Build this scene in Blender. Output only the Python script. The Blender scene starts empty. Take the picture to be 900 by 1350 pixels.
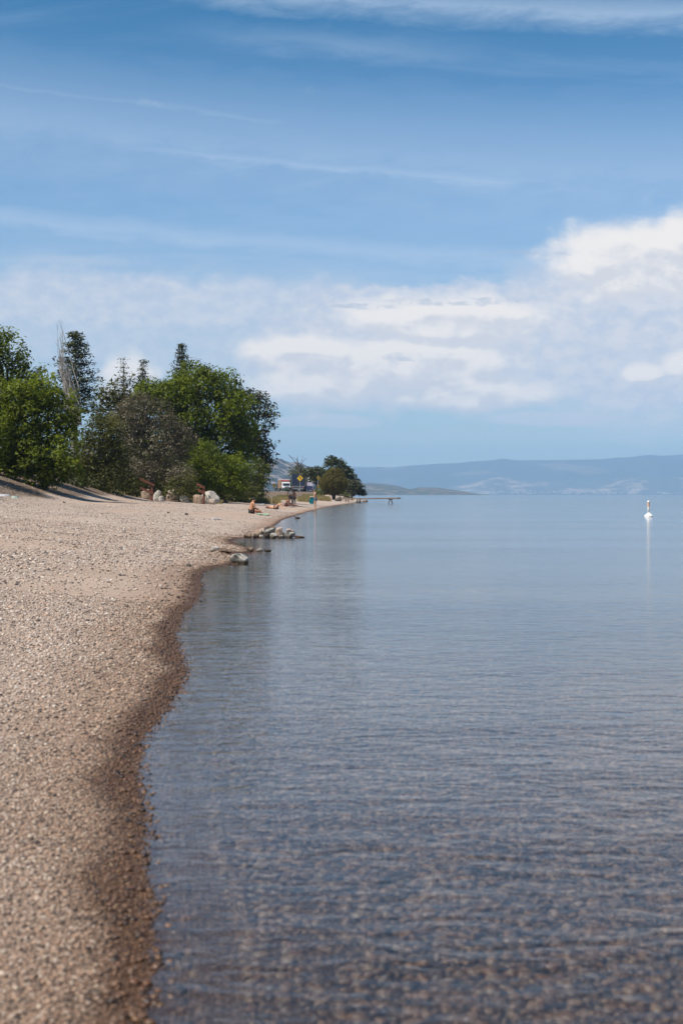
import bpy, bmesh, math, random
import numpy as np
from mathutils import Vector, Matrix

SC = bpy.context.scene
COL = SC.collection
rnd = random.Random(7)
R = math.radians

# ------------------------------------------------------------------ camera
EYE = 1.25
F = 1875.0                       # focal length in photograph pixels (50 mm on a 24x36 portrait frame)
cam_d = bpy.data.cameras.new('camera')
cam = bpy.data.objects.new('camera', cam_d); COL.objects.link(cam)
cam.location = (0, 0, EYE); cam.rotation_euler = (math.pi / 2, 0, 0)
cam_d.sensor_fit = 'AUTO'; cam_d.sensor_width = 36; cam_d.lens = 50
cam_d.shift_y = -23 / 1350
cam_d.clip_start = 0.05; cam_d.clip_end = 60000
cam_d.dof.use_dof = True; cam_d.dof.focus_distance = 60; cam_d.dof.aperture_fstop = 4.5
SC.camera = cam

# ------------------------------------------------------------------ sun, sky, exposure
SUN_AZ, SUN_EL = -124.0, 57.0     # azimuth from +Y towards +X
sd = bpy.data.lights.new('sun', 'SUN'); sd.energy = 4.7; sd.angle = R(0.53); sd.color = (1.0, 0.94, 0.86)
so = bpy.data.objects.new('sun', sd); COL.objects.link(so)
sdir = Vector((math.sin(R(SUN_AZ)) * math.cos(R(SUN_EL)), math.cos(R(SUN_AZ)) * math.cos(R(SUN_EL)), math.sin(R(SUN_EL))))
so.rotation_euler = sdir.to_track_quat('Z', 'Y').to_euler(); so.location = (-60, 20, 80)
SC.view_settings.view_transform = 'Standard'; SC.view_settings.look = 'None'
SC.view_settings.exposure = 0.42; SC.view_settings.gamma = 1.0; SC.view_settings.use_curve_mapping = False
SKY_STRENGTH = 0.10

class NT:
    """small node-expression helper"""
    def __init__(s, nt): s.nt = nt; s.n = nt.nodes; s.l = nt.links
    def new(s, t, **kw):
        n = s.n.new(t)
        for k, v in kw.items(): setattr(n, k, v)
        return n
    def put(s, sock, v):
        if hasattr(v, 'is_output') or isinstance(v, bpy.types.NodeSocket): s.l.new(v, sock)
        elif v is not None:
            if isinstance(v, (tuple, list)) and len(v) == 3 and sock.type == 'RGBA': v = (*v, 1)
            sock.default_value = v
    def m(s, op, a, b=None, c=None, clamp=False):
        n = s.new('ShaderNodeMath', operation=op, use_clamp=clamp)
        for i, v in enumerate((a, b, c)):
            if v is not None: s.put(n.inputs[i], v)
        return n.outputs[0]
    def vm(s, op, a, b=None):
        n = s.new('ShaderNodeVectorMath', operation=op)
        s.put(n.inputs[0], a)
        if b is not None: s.put(n.inputs[1], b)
        return n.outputs[0]
    def noise(s, vec, scale, detail=4, rough=0.55, dist=0.0, dim='3D'):
        n = s.new('ShaderNodeTexNoise', noise_dimensions=dim)
        if vec is not None: s.put(n.inputs['Vector'], vec)
        n.inputs['Scale'].default_value = scale; n.inputs['Detail'].default_value = detail
        n.inputs['Roughness'].default_value = rough; n.inputs['Distortion'].default_value = dist
        return n.outputs['Fac']
    def vor(s, vec, scale, feature='F1', rand=1.0):
        n = s.new('ShaderNodeTexVoronoi', feature=feature)
        if vec is not None: s.put(n.inputs['Vector'], vec)
        n.inputs['Scale'].default_value = scale; n.inputs['Randomness'].default_value = rand
        return n
    def ramp(s, fac, stops, interp='LINEAR'):
        n = s.new('ShaderNodeValToRGB'); cr = n.color_ramp; cr.interpolation = interp
        while len(cr.elements) < len(stops): cr.elements.new(0.5)
        for e, (p, c) in zip(cr.elements, stops):
            e.position = p; e.color = (*c, 1) if len(c) == 3 else c
        s.put(n.inputs[0], fac); return n.outputs[0]
    def step(s, v, lo, hi):
        n = s.new('ShaderNodeMapRange', interpolation_type='SMOOTHSTEP')
        s.put(n.inputs[0], v); n.inputs[1].default_value = lo; n.inputs[2].default_value = hi
        n.inputs[3].default_value = 0; n.inputs[4].default_value = 1
        return n.outputs[0]
    def mix(s, f, a, b, blend='MIX'):
        n = s.new('ShaderNodeMix', data_type='RGBA', blend_type=blend)
        s.put(n.inputs[0], f); s.put(n.inputs[6], a); s.put(n.inputs[7], b); return n.outputs[2]
    def xyz(s, vec):
        n = s.new('ShaderNodeSeparateXYZ'); s.put(n.inputs[0], vec); return n.outputs
    def comb(s, x, y, z=0.0):
        n = s.new('ShaderNodeCombineXYZ')
        for i, v in enumerate((x, y, z)): s.put(n.inputs[i], v)
        return n.outputs[0]

def make_world():
    w = bpy.data.worlds.new("World"); SC.world = w; w.use_nodes = True
    w.node_tree.nodes.clear(); T = NT(w.node_tree)
    sky = T.new('ShaderNodeTexSky', sky_type='NISHITA')
    sky.sun_disc = False; sky.sun_elevation = R(SUN_EL); sky.sun_rotation = R(SUN_AZ)
    sky.altitude = 350; sky.air_density = 1.0; sky.dust_density = 0.35; sky.ozone_density = 2.6
    d = T.new('ShaderNodeTexCoord').outputs['Generated']
    x, y, z = T.xyz(d)
    el = T.m('MULTIPLY', T.m('ARCSINE', z), 57.2958)
    az = T.m('MULTIPLY', T.m('ARCTAN2', x, y), 57.2958)
    # a little extra depth of blue aloft
    elc = T.m('MAXIMUM', el, 0.0)
    tint = T.ramp(T.m('DIVIDE', elc, 30.0, clamp=True), [(0.0, (0.60, 0.72, 0.80)), (0.16, (0.74, 0.83, 0.88)), (0.36, (0.74, 0.90, 0.98)), (0.48, (0.50, 0.78, 0.92)), (0.63, (0.15, 0.58, 0.76)), (1.0, (0.09, 0.38, 0.56))])
    base = T.mix(1.0, sky.outputs[0], tint, 'MULTIPLY')
    # distorted angular coordinates
    q = T.comb(az, T.m('MULTIPLY', el, 1.6), 0.0)
    w1 = T.m('SUBTRACT', T.noise(q, 0.45, 6, 0.62), 0.5)
    w2 = T.m('SUBTRACT', T.noise(T.vm('ADD', q, (31.0, 7.0, 3.0)), 0.55, 6, 0.62), 0.5)
    azd = T.m('ADD', az, T.m('MULTIPLY', w1, 4.0)); eld = T.m('ADD', el, T.m('MULTIPLY', w2, 2.2))
    def blob(a0, e0, ra, re, hard=1.0, A=azd, E=eld):
        a = T.m('DIVIDE', T.m('SUBTRACT', A, a0), ra); e = T.m('DIVIDE', T.m('SUBTRACT', E, e0), re)
        r = T.m('SQRT', T.m('ADD', T.m('MULTIPLY', a, a), T.m('MULTIPLY', e, e)))
        return T.m('MULTIPLY', T.m('SUBTRACT', 1.0, r), hard, clamp=True)
    def P(u, v): return (u - 450) / 32.7, (652 - v) / 32.7
    def blobp(u, v, ru, rv, hard, **k): return blob(*P(u, v), ru / 32.7, rv / 32.7, hard, **k)
    def mx(*a):
        r = a[0]
        for b in a[1:]: r = T.m('MAXIMUM', r, b)
        return r
    def sc(a, f): return T.m('MULTIPLY', a, f)
    n_f = T.noise(q, 1.3, 8, 0.6)
    A2 = T.m('ADD', az, T.m('MULTIPLY', w1, 3.0)); E2 = T.m('ADD', el, T.m('MULTIPLY', w2, 0.5))
    # thin sheet that joins everything up
    veil = mx(sc(blobp(600, 462, 350, 88, 4.0), 0.95), sc(blobp(900, 440, 290, 150, 3.0), 1.0), sc(blobp(590, 405, 330, 36, 2.5), 0.9), sc(blobp(150, 402, 620, 48, 2.0), 0.72), sc(blobp(250, 440, 480, 105, 1.6), 0.5),
              sc(blob(70, 6, 38, 4, 1.5), 0.7), sc(blob(-60, 5, 34, 3.5, 1.5), 0.6), sc(blob(130, 8, 30, 5, 1.5), 0.7), sc(blob(-125, 7, 36, 5, 1.5), 0.7))
    veil = T.m('MULTIPLY', veil, T.m('ADD', 0.72, T.m('MULTIPLY', n_f, 0.5)), clamp=True)
    # cumulus: envelope plus billow noise, sampled twice to find the sunward side
    ENV = [(820, 350, 150, 78), (905, 350, 110, 80), (590, 425, 210, 50), (430, 500, 150, 60), (400, 470, 130, 40), (620, 520, 150, 40), (540, 480, 190, 62), (175, 510, 62, 60), (840, 497, 48, 20), (905, 490, 66, 32)]
    ENV2 = [(62, 6, 20, 4.5), (82, 4.5, 16, 3.2), (-58, 6, 18, 4), (130, 7, 20, 5.5), (-130, 8, 24, 5.5), (175, 6, 26, 5)]
    def dens(da, de):
        Aq = T.m('ADD', az, da) if da else az; Eq = T.m('ADD', el, de) if de else el
        qq = T.comb(Aq, T.m('MULTIPLY', Eq, 1.5), 2.0)
        n1 = T.noise(qq, 0.42, 9, 0.60, 0.25); vb = T.vor(T.vm('ADD', qq, (0, 0, 0)), 0.9, 'SMOOTH_F1').outputs['Distance']
        b = mx(*[blob(*P(u, v), ru / 32.7, rv / 32.7, 1.0, A=Aq, E=Eq) for u, v, ru, rv in ENV], *[blob(a, e, ra, re, 1.0, A=Aq, E=Eq) for a, e, ra, re in ENV2])
        b = T.m('MINIMUM', b, 0.62)
        d_ = T.m('ADD', T.m('SUBTRACT', T.m('MULTIPLY', b, 2.2), 0.12), T.m('MULTIPLY', T.m('SUBTRACT', n1, 0.5), 1.9))
        return T.m('SUBTRACT', d_, T.m('MULTIPLY', vb, 0.42))
    d0 = dens(0, 0); d1 = dens(-0.28, 0.42)
    heads = T.step(d0, 0.05, 0.95)
    relief = T.m('SUBTRACT', d0, d1)
    lit = T.step(relief, -0.28, 0.26)
    low = mx(sc(blobp(430, 556, 80, 11, 3, A=A2, E=E2), 0.75), sc(blobp(725, 553, 110, 11, 3, A=A2, E=E2), 0.8), sc(blobp(600, 575, 420, 14, 1, A=A2, E=E2), 0.2),
             sc(blobp(90, 350, 110, 10, 1.5, A=A2, E=E2), 0.25))
    scud = mx(blobp(600, 400, 90, 7, 3, A=A2, E=E2), blobp(545, 471, 55, 7, 3, A=A2, E=E2), blobp(690, 340, 60, 4, 3, A=A2, E=E2), blobp(480, 406, 60, 5, 3, A=A2, E=E2))
    scud = T.m('MULTIPLY', scud, T.step(n_f, 0.40, 0.60))
    # cirrus, as bands across the sky plane
    iz = T.m('DIVIDE', 1.0, T.m('ADD', T.m('MAXIMUM', z, 0.0), 0.09))
    pc = T.comb(T.m('MULTIPLY', x, iz), T.m('MULTIPLY', y, iz), 0.0)
    rot = T.new('ShaderNodeMapping'); T.put(rot.inputs[0], pc)
    rot.inputs['Rotation'].default_value = (0, 0, R(-16)); rot.inputs['Scale'].default_value = (0.8, 2.6, 1)
    cir = T.step(T.noise(rot.outputs[0], 0.9, 7, 0.6, 0.7), 0.46, 0.82)
    cir = T.m('MULTIPLY', cir, 0.42)
    eb = T.m('ADD', el, T.m('MULTIPLY', az, 0.075))     # bands tilt down to the right
    wis = T.noise(T.comb(sc(az, 0.35), sc(el, 1.2), 1.0), 1.2, 8, 0.65, 0.4)
    def band(e0, half, amp, a_lo, a_hi, bumps=0.6):
        b = T.m('SUBTRACT', 1.0, T.m('DIVIDE', T.m('ABSOLUTE', T.m('SUBTRACT', T.m('ADD', eb, sc(T.m('SUBTRACT', wis, 0.5), bumps * 2)), e0)), half), clamp=True)
        b = T.m('MULTIPLY', b, T.step(az, a_lo, a_lo + 9)); b = T.m('MULTIPLY', b, T.m('SUBTRACT', 1.0, T.step(az, a_hi - 9, a_hi)))
        return T.m('MULTIPLY', sc(b, amp), T.m('ADD', 0.4, wis))
    bands = mx(band(19.3, 0.95, 0.55, -12, 40), band(13.4, 3.3, 0.38, -60, 60, 1.0), band(12.9, 0.55, 0.55, -14, 14, 0.5), band(14.6, 0.4, 0.35, -60, 4, 0.5), band(9.8, 0.6, 0.42, -50, 20), band(17.5, 0.7, 0.25, -9, 9))
    cover = mx(cir, bands)
    # compose
    HZ = T.m('SUBTRACT', 1.0, T.m('DIVIDE', T.m('ABSOLUTE', T.m('SUBTRACT', el, 6.5)), 5.0), clamp=True)
    k = 1.0 / SKY_STRENGTH
    def col(r, g, b): return (r * k, g * k, b * k)
    shade = T.step(T.m('ADD', n_f, T.m('MULTIPLY', w2, 0.6)), 0.28, 0.68)
    veil_c = T.mix(shade, col(0.49, 0.52, 0.60), col(0.62, 0.61, 0.63))
    head_c = T.mix(lit, col(0.585, 0.58, 0.60), col(0.80, 0.745, 0.69))
    c = T.mix(cover, base, col(0.42, 0.52, 0.65))
    c = T.mix(sc(HZ, 0.35), c, col(0.38, 0.47, 0.60))
    c = T.mix(sc(veil, 0.92), c, veil_c)
    c = T.mix(sc(low, 1.0), c, col(0.54, 0.56, 0.61))
    c = T.mix(sc(heads, 0.92), c, head_c)
    c = T.mix(sc(scud, 0.6), c, col(0.33, 0.40, 0.51))
    # below the horizon: dull ground colour
    c = T.mix(T.step(z, -0.02, 0.0), col(0.12, 0.12, 0.11), c)
    bg = T.new('ShaderNodeBackground'); T.put(bg.inputs[0], c); bg.inputs[1].default_value = SKY_STRENGTH
    o = T.new('ShaderNodeOutputWorld'); T.l.new(bg.outputs[0], o.inputs[0])
    w.cycles.sampling_method = 'MANUAL'; w.cycles.sample_map_resolution = 1024
make_world()

# ------------------------------------------------------------------ helpers
def X(u, D): return (u - 450) / F * D
def Z(v, D): return EYE - (v - 652) / F * D

def tag(o, label=None, cat=None, group=None, kind=None):
    if label: o['label'] = label
    if cat: o['category'] = cat
    if group: o['group'] = group
    if kind: o['kind'] = kind
    return o

def empty(name, loc, label, cat, group=None, rz=0.0):
    o = bpy.data.objects.new(name, None); COL.objects.link(o)
    o.location = loc; o.rotation_euler = (0, 0, rz); o.empty_display_size = 0.2
    return tag(o, label, cat, group)

def npmesh(name, V, Fc, smooth=False):
    """V (n,3), Fc (m,k) integer array with k verts per face"""
    V = np.asarray(V, np.float32); Fc = np.asarray(Fc, np.int32)
    me = bpy.data.meshes.new(name); m, k = Fc.shape
    me.vertices.add(len(V)); me.vertices.foreach_set('co', V.ravel())
    me.loops.add(m * k); me.loops.foreach_set('vertex_index', Fc.ravel())
    me.polygons.add(m); me.polygons.foreach_set('loop_start', np.arange(0, m * k, k, dtype=np.int32))
    try: me.polygons.foreach_set('loop_total', np.full(m, k, np.int32))
    except Exception: pass
    me.polygons.foreach_set('use_smooth', np.full(m, smooth, bool))
    me.update(); me.validate(); return me

def fattr(me, name, arr):
    a = me.attributes.new(name, 'FLOAT', 'POINT'); a.data.foreach_set('value', np.asarray(arr, np.float32))

def obj(name, me, mat=None, parent=None, loc=None):
    o = bpy.data.objects.new(name, me); COL.objects.link(o)
    if mat is not None and not me.materials: me.materials.append(mat)
    if parent: o.parent = parent
    if loc is not None: o.location = loc
    return o

class MB:
    """collects simple solids, builds them as one mesh"""
    def __init__(s): s.v = []; s.f = []
    def add(s, vs, fs):
        b = len(s.v); s.v += [tuple(v) for v in vs]; s.f += [tuple(i + b for i in f) for f in fs]; return s
    def box(s, c, d, rot=None):
        hx, hy, hz = d[0] / 2, d[1] / 2, d[2] / 2; c = Vector(c)
        vs = [Vector((sx * hx, sy * hy, sz * hz)) for sz in (-1, 1) for sx, sy in ((-1, -1), (1, -1), (1, 1), (-1, 1))]
        if rot is not None: vs = [rot @ v for v in vs]
        return s.add([v + c for v in vs], [(3, 2, 1, 0), (4, 5, 6, 7), (0, 1, 5, 4), (1, 2, 6, 5), (2, 3, 7, 6), (3, 0, 4, 7)])
    def tube(s, pts, rad, n=7, cap=True):
        pts = [Vector(p) for p in pts]
        if not isinstance(rad, (list, tuple)): rad = [rad] * len(pts)
        vs = []; up0 = Vector((0.13, 0.31, 0.94)).normalized()
        for i, p in enumerate(pts):
            t = (pts[min(i + 1, len(pts) - 1)] - pts[max(i - 1, 0)]).normalized()
            a = t.cross(up0)
            if a.length < 0.2: a = t.cross(Vector((1, 0, 0)))
            a.normalize(); b = t.cross(a)
            for k in range(n):
                th = 2 * math.pi * k / n; vs.append(p + (a * math.cos(th) + b * math.sin(th)) * rad[i])
        fs = [(i * n + k, i * n + (k + 1) % n, (i + 1) * n + (k + 1) % n, (i + 1) * n + k) for i in range(len(pts) - 1) for k in range(n)]
        if cap: fs += [tuple(range(n))[::-1], tuple(range((len(pts) - 1) * n, len(pts) * n))]
        return s.add(vs, fs)
    def lathe(s, prof, c=(0, 0, 0), n=20):
        vs = [(c[0] + r * math.cos(2 * math.pi * k / n), c[1] + r * math.sin(2 * math.pi * k / n), c[2] + z) for r, z in prof for k in range(n)]
        m = len(prof)
        fs = [(i * n + k, i * n + (k + 1) % n, (i + 1) * n + (k + 1) % n, (i + 1) * n + k) for i in range(m - 1) for k in range(n)]
        fs += [tuple(range(n))[::-1], tuple(range((m - 1) * n, m * n))]
        return s.add(vs, fs)
    def blob(s, c, r, n=10, m=7, jit=0.0):
        vs = [(c[0], c[1], c[2] - r[2])]
        for i in range(1, m):
            ph = -math.pi / 2 + math.pi * i / m
            for k in range(n):
                th = 2 * math.pi * k / n; j = 1 + rnd.uniform(-jit, jit)
                vs.append((c[0] + r[0] * math.cos(ph) * math.cos(th) * j, c[1] + r[1] * math.cos(ph) * math.sin(th) * j, c[2] + r[2] * math.sin(ph) * j))
        vs.append((c[0], c[1], c[2] + r[2])); L = len(vs) - 1
        fs = [(0, 1 + (k + 1) % n, 1 + k) for k in range(n)]
        fs += [(1 + (i - 1) * n + k, 1 + (i - 1) * n + (k + 1) % n, 1 + i * n + (k + 1) % n, 1 + i * n + k) for i in range(1, m - 1) for k in range(n)]
        fs += [(1 + (m - 2) * n + k, 1 + (m - 2) * n + (k + 1) % n, L) for k in range(n)]
        return s.add(vs, fs)
    def prism(s, poly, y0, y1):
        """poly in (x,z), extruded along y"""
        n = len(poly); vs = [(p[0], y0, p[1]) for p in poly] + [(p[0], y1, p[1]) for p in poly]
        fs = [tuple(range(n)), tuple(range(2 * n - 1, n - 1, -1))] + [(i, i + n, (i + 1) % n + n, (i + 1) % n) for i in range(n)]
        return s.add(vs, fs)
    def build(s, name, mat, parent=None, smooth=False, bevel=0.0, loc=None):
        me = bpy.data.meshes.new(name); me.from_pydata(s.v, [], s.f)
        bm = bmesh.new(); bm.from_mesh(me); bmesh.ops.recalc_face_normals(bm, faces=bm.faces)
        if bevel > 0: bmesh.ops.bevel(bm, geom=[e for e in bm.edges], offset=bevel, segments=1, affect='EDGES', clamp_overlap=True)
        for f in bm.faces: f.smooth = smooth
        bm.to_mesh(me); bm.free(); me.update()
        return obj(name, me, mat, parent, loc)

def mat_new(name):
    m = bpy.data.materials.new(name); m.use_nodes = True; m.node_tree.nodes.clear()
    T = NT(m.node_tree); out = T.new('ShaderNodeOutputMaterial')
    return m, T, out

def pmat(name, col, rough=0.6, var=0.15, scale=6.0, metal=0.0, bump=0.0, col2=None, spec=0.5):
    m, T, out = mat_new(name)
    b = T.new('ShaderNodeBsdfPrincipled')
    pos = T.new('ShaderNodeNewGeometry').outputs['Position']
    n = T.noise(pos, scale, 5, 0.6)
    c2 = col2 or tuple(c * (1 - var * 2) for c in col); c1 = tuple(min(1, c * (1 + var * 0.6)) for c in col)
    c = T.ramp(n, [(0.3, c2), (0.7, c1)])
    T.put(b.inputs['Base Color'], c); b.inputs['Roughness'].default_value = rough; b.inputs['Metallic'].default_value = metal
    b.inputs['Specular IOR Level'].default_value = spec
    if bump > 0:
        bp = T.new('ShaderNodeBump'); bp.inputs['Strength'].default_value = bump; bp.inputs['Distance'].default_value = 0.02
        T.put(bp.inputs['Height'], T.noise(pos, scale * 4, 4)); T.put(b.inputs['Normal'], bp.outputs[0])
    T.l.new(b.outputs[0], out.inputs[0]); return m

def snoise(P, seed, freq, octs=3):
    """cheap smooth pseudo-noise in [-1,1] for numpy points"""
    rg = np.random.RandomState(seed); out = np.zeros(len(P)); amp = 1.0; tot = 0
    for o in range(octs):
        a = np.zeros(len(P))
        for k in range(5):
            d = rg.normal(size=P.shape[1]); d /= np.linalg.norm(d)
            a += np.sin((P @ d) * freq * (2 ** o) * rg.uniform(0.7, 1.4) + rg.uniform(0, 6.28))
        out += amp * a / 2.6; tot += amp; amp *= 0.5
    return np.clip(out / tot, -1.3, 1.3)

# ------------------------------------------------------------------ shoreline and ground height
def U(u, v):      # a waterline point of the lake at eye height EYE
    D = EYE * F / (v - 652); return (X(u, D), D)
shore = [(-0.9, -40), (-0.62, 0)] + [U(*p) for p in
    [(186, 1350), (196, 1270), (198, 1200), (186, 1130), (190, 1080), (178, 1015), (186, 975), (214, 940), (236, 905), (243, 885), (234, 858),
     (230, 835), (240, 808), (262, 792), (266, 772), (264, 757), (280, 749), (306, 744), (322, 739), (318, 734), (300, 730), (330, 729.5), (337, 727),
     (332, 723), (312, 718.5), (304, 713), (318, 709), (345, 708), (352, 700), (366, 691), (372, 686), (384, 681.5), (397, 678), (409, 674), (420, 671.5), (428, 669.2), (438, 667.4),
     (455, 664.6), (468, 663), (480, 661.2), (484, 660.6)]] + [
    (5.2, 285), (5.0, 310), (4.6, 345), (0, 400), (-16, 500), (-60, 700), (-260, 1500), (-700, 3000), (-1200, 4600)]
land_poly = np.array(shore + [(-30000, 4600), (-30000, -40)])
S0 = np.array(shore[:-1]); S1 = np.array(shore[1:])

def signed_d(x, y):
    P = np.stack([x, y], 1).astype(float); best = np.full(len(P), 1e18)
    for a, b in zip(S0, S1):
        ab = b - a; t = np.clip(((P - a) @ ab) / (ab @ ab), 0, 1)
        q = P - (a + t[:, None] * ab); best = np.minimum(best, (q * q).sum(1))
    d = np.sqrt(best); ins = np.zeros(len(P), bool); n = len(land_poly)
    for i in range(n):
        x0, y0 = land_poly[i]; x1, y1 = land_poly[(i + 1) % n]
        c = ((y0 > P[:, 1]) != (y1 > P[:, 1]))
        with np.errstate(divide='ignore', invalid='ignore'):
            xi = (x1 - x0) * (P[:, 1] - y0) / (y1 - y0 + 1e-12) + x0
        ins ^= c & (P[:, 0] < xi)
    return np.where(ins, d, -d)

def sst(v, a, b):
    t = np.clip((v - a) / (b - a), 0, 1); return t * t * (3 - 2 * t)

def height(x, y, d):
    x = np.asarray(x, float); y = np.asarray(y, float)
    XY = np.stack([x, y], 1)
    dl = np.maximum(d, 0)
    z = np.interp(dl, [0, 0.25, 1.2, 3, 6, 10, 14, 20, 60], [0, 0.022, 0.115, 0.28, 0.52, 0.78, 0.96, 1.02, 1.3])
    z = z * (1 - 0.22 * sst(y, 110, 180) * sst(dl, 4, 12))
    # wooded bank at the left
    bank = (1 - sst(y, 92, 118)) * sst(y, 25, 60)
    z += bank * (1.7 * sst(dl, 10.5, 18.0) + 2.2 * sst(dl, 20, 40))
    # roadway embankment
    z += 1.15 * sst(y, 262, 306) * sst(dl, 0.5, 5.0)
    z += snoise(XY, 3, 1.4) * 0.02 * sst(dl, 0.5, 2.5) + snoise(XY, 5, 0.35) * 0.05 * sst(dl, 3, 8)
    dw = np.maximum(-d, 0)
    zb = -np.interp(dw, [0, 0.3, 1.5, 4, 10, 30, 100], [0, 0.042, 0.15, 0.36, 0.85, 2.6, 7.0]) + snoise(XY, 9, 2.2) * 0.012 * sst(dw, 0.3, 1.5)
    return np.where(d > 0, z, zb)

def coarse(x, y, d):
    q = np.stack([d * 1.5, y * 0.16], 1); p = np.stack([x, y], 1)
    return np.clip(0.5 + 0.62 * snoise(q, 71, 1.0, 3) + 0.25 * snoise(p, 72, 1.3, 3), 0, 1)

def gz(x, y):
    a = np.array([float(x)]); b = np.array([float(y)])
    return float(height(a, b, signed_d(a, b))[0])

def make_ground():
    ys = np.concatenate([np.array([-40, -25, -14, -8, -4, -2, -0.5, 0.6]), 1.4 * np.power(15800 / 1.4, np.linspace(0, 1, 430))])
    tc = np.linspace(-0.34, 0.34, 250)
    ts = np.concatenate([-3 * np.linspace(1, 0, 34, endpoint=False) ** 2 - 0.34, tc, 0.34 + 3 * np.linspace(0, 1, 35)[1:] ** 2])
    Yg, Tg = np.meshgrid(ys, ts, indexing='ij')
    # keep columns moving with distance; widen a little nearby
    Xg = np.clip(Tg * (np.maximum(Yg, 0) + 2.0 + np.maximum(-Yg, 0) * 1.0), -13500, 13500)
    x = Xg.ravel(); y = Yg.ravel(); d = signed_d(x, y); z = height(x, y, d)
    ny, nx = Yg.shape; i = np.arange(ny * nx).reshape(ny, nx)
    Fq = np.stack([i[:-1, :-1], i[:-1, 1:], i[1:, 1:], i[1:, :-1]], -1).reshape(-1, 4)
    V = np.stack([x, y, z], 1)
    me = npmesh('ground', V, Fq, True)
    fattr(me, 'shore', d); fattr(me, 'coarse', coarse(x, y, d))
    XY = V[:, :2]
    veg = sst(d, 11.2, 14.0) * (1 - sst(y, 100, 118)) * sst(y, 30, 60) + sst(d, 10.5, 13.5) * sst(y, 96, 118) * (1 - sst(y, 180, 240))
    veg = np.maximum(veg, sst(y, 128, 150) * sst(d, 7.5, 9.5))
    fattr(me, 'duff', np.clip(veg + snoise(XY, 21, 0.6) * 0.3 * (veg > 0.02), 0, 1))
    return obj('ground', me)

EYEPOS = None
def gravel_color(T, fac):
    """dry stone colours of this beach picked by a random number"""
    return T.ramp(fac, [(0.0, (0.06, 0.05, 0.045)), (0.09, (0.14, 0.11, 0.095)), (0.18, (0.30, 0.235, 0.19)), (0.38, (0.44, 0.345, 0.27)),
                        (0.58, (0.52, 0.405, 0.315)), (0.74, (0.46, 0.31, 0.22)), (0.86, (0.48, 0.42, 0.37)), (1.0, (0.72, 0.64, 0.54))])

def ground_mat():
    m, T, out = mat_new('gravel beach')
    b = T.new('ShaderNodeBsdfPrincipled')
    pos = T.new('ShaderNodeNewGeometry').outputs['Position']
    sh = T.new('ShaderNodeAttribute'); sh.attribute_name = 'shore'; sh = sh.outputs['Fac']
    du = T.new('ShaderNodeAttribute'); du.attribute_name = 'duff'; du = du.outputs['Fac']
    co = T.new('ShaderNodeAttribute'); co.attribute_name = 'coarse'; co = co.outputs['Fac']
    v1 = T.vor(pos, 150); v2 = T.vor(pos, 62); v3 = T.vor(pos, 24)
    c1 = gravel_color(T, T.xyz(v1.outputs['Color'])[0]); c2 = gravel_color(T, T.xyz(v2.outputs['Color'])[0]); c3 = gravel_color(T, T.xyz(v3.outputs['Color'])[1])
    patch = T.step(co, 0.35, 0.75)
    c = T.mix(T.m('ADD', 0.25, T.m('MULTIPLY', patch, 0.5)), c1, c2)
    far = T.m('MULTIPLY', T.step(sh, 2.0, 5.0), T.step(co, 0.45, 0.8))
    c = T.mix(T.m('MULTIPLY', far, 0.5), c, c3)
    sandy = T.m('SUBTRACT', 1.0, T.step(co, 0.12, 0.55))
    c = T.mix(T.m('MULTIPLY', sandy, 0.6), c, (0.42, 0.305, 0.22))
    tone = T.noise(pos, 0.22, 4, 0.6)
    c = T.mix(0.7, c, T.ramp(tone, [(0.32, (0.82, 0.79, 0.76)), (0.68, (1.06, 1.05, 1.06))]), 'MULTIPLY')
    # pine litter and dry grass of the bank
    dn = T.noise(pos, 2.2, 6, 0.65)
    duff = T.ramp(dn, [(0.3, (0.06, 0.042, 0.03)), (0.5, (0.15, 0.10, 0.065)), (0.7, (0.25, 0.18, 0.11))])
    c = T.mix(T.step(T.m('ADD', du, T.m('MULTIPLY', T.m('SUBTRACT', dn, 0.5), 0.8)), 0.25, 0.6), c, duff)
    # wet band and lake bed
    nz = T.m('SUBTRACT', T.noise(pos, 3.0, 5, 0.65), 0.5)
    wet = T.m('SUBTRACT', 1.0, T.step(T.m('ADD', sh, T.m('MULTIPLY', nz, 0.34)), 0.06, 0.30))
    damp_vignette = T.m('SUBTRACT', 1.0, T.step(T.m('ADD', sh, T.m('MULTIPLY', nz, 0.6)), 0.1, 1.15))  # damp gravel plus lens vignette, both put into the colour as one darkening
    c = T.mix(damp_vignette, c, T.mix(1.0, c, (0.66, 0.57, 0.50), 'MULTIPLY'))
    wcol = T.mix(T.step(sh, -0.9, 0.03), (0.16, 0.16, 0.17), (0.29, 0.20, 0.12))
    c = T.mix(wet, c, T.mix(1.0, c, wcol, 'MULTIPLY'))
    deep = T.m('SUBTRACT', 1.0, T.step(sh, -14, -2.0))  # silty deep bed; blue light scattered by the water is painted into its colour
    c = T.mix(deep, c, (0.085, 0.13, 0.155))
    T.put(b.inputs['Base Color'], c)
    T.put(b.inputs['Roughness'], T.m('SUBTRACT', 0.9, T.m('MULTIPLY', wet, 0.25)))
    h = T.m('ADD', T.m('MULTIPLY', v2.outputs['Distance'], -0.012), T.m('MULTIPLY', v1.outputs['Distance'], -0.005))
    h = T.m('ADD', h, T.m('MULTIPLY', T.m('MULTIPLY', v3.outputs['Distance'], far), -0.02))
    h = T.m('ADD', h, T.m('MULTIPLY', T.noise(pos, 2.8, 4, 0.6), 0.05))
    bp = T.new('ShaderNodeBump'); bp.inputs['Strength'].default_value = 0.8; bp.inputs['Distance'].default_value = 1.0
    T.put(bp.inputs['Height'], h); T.put(b.inputs['Normal'], bp.outputs[0])
    T.l.new(b.outputs[0], out.inputs[0]); return m

g = make_ground(); g.data.materials.append(ground_mat()); tag(g, kind='structure')

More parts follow.
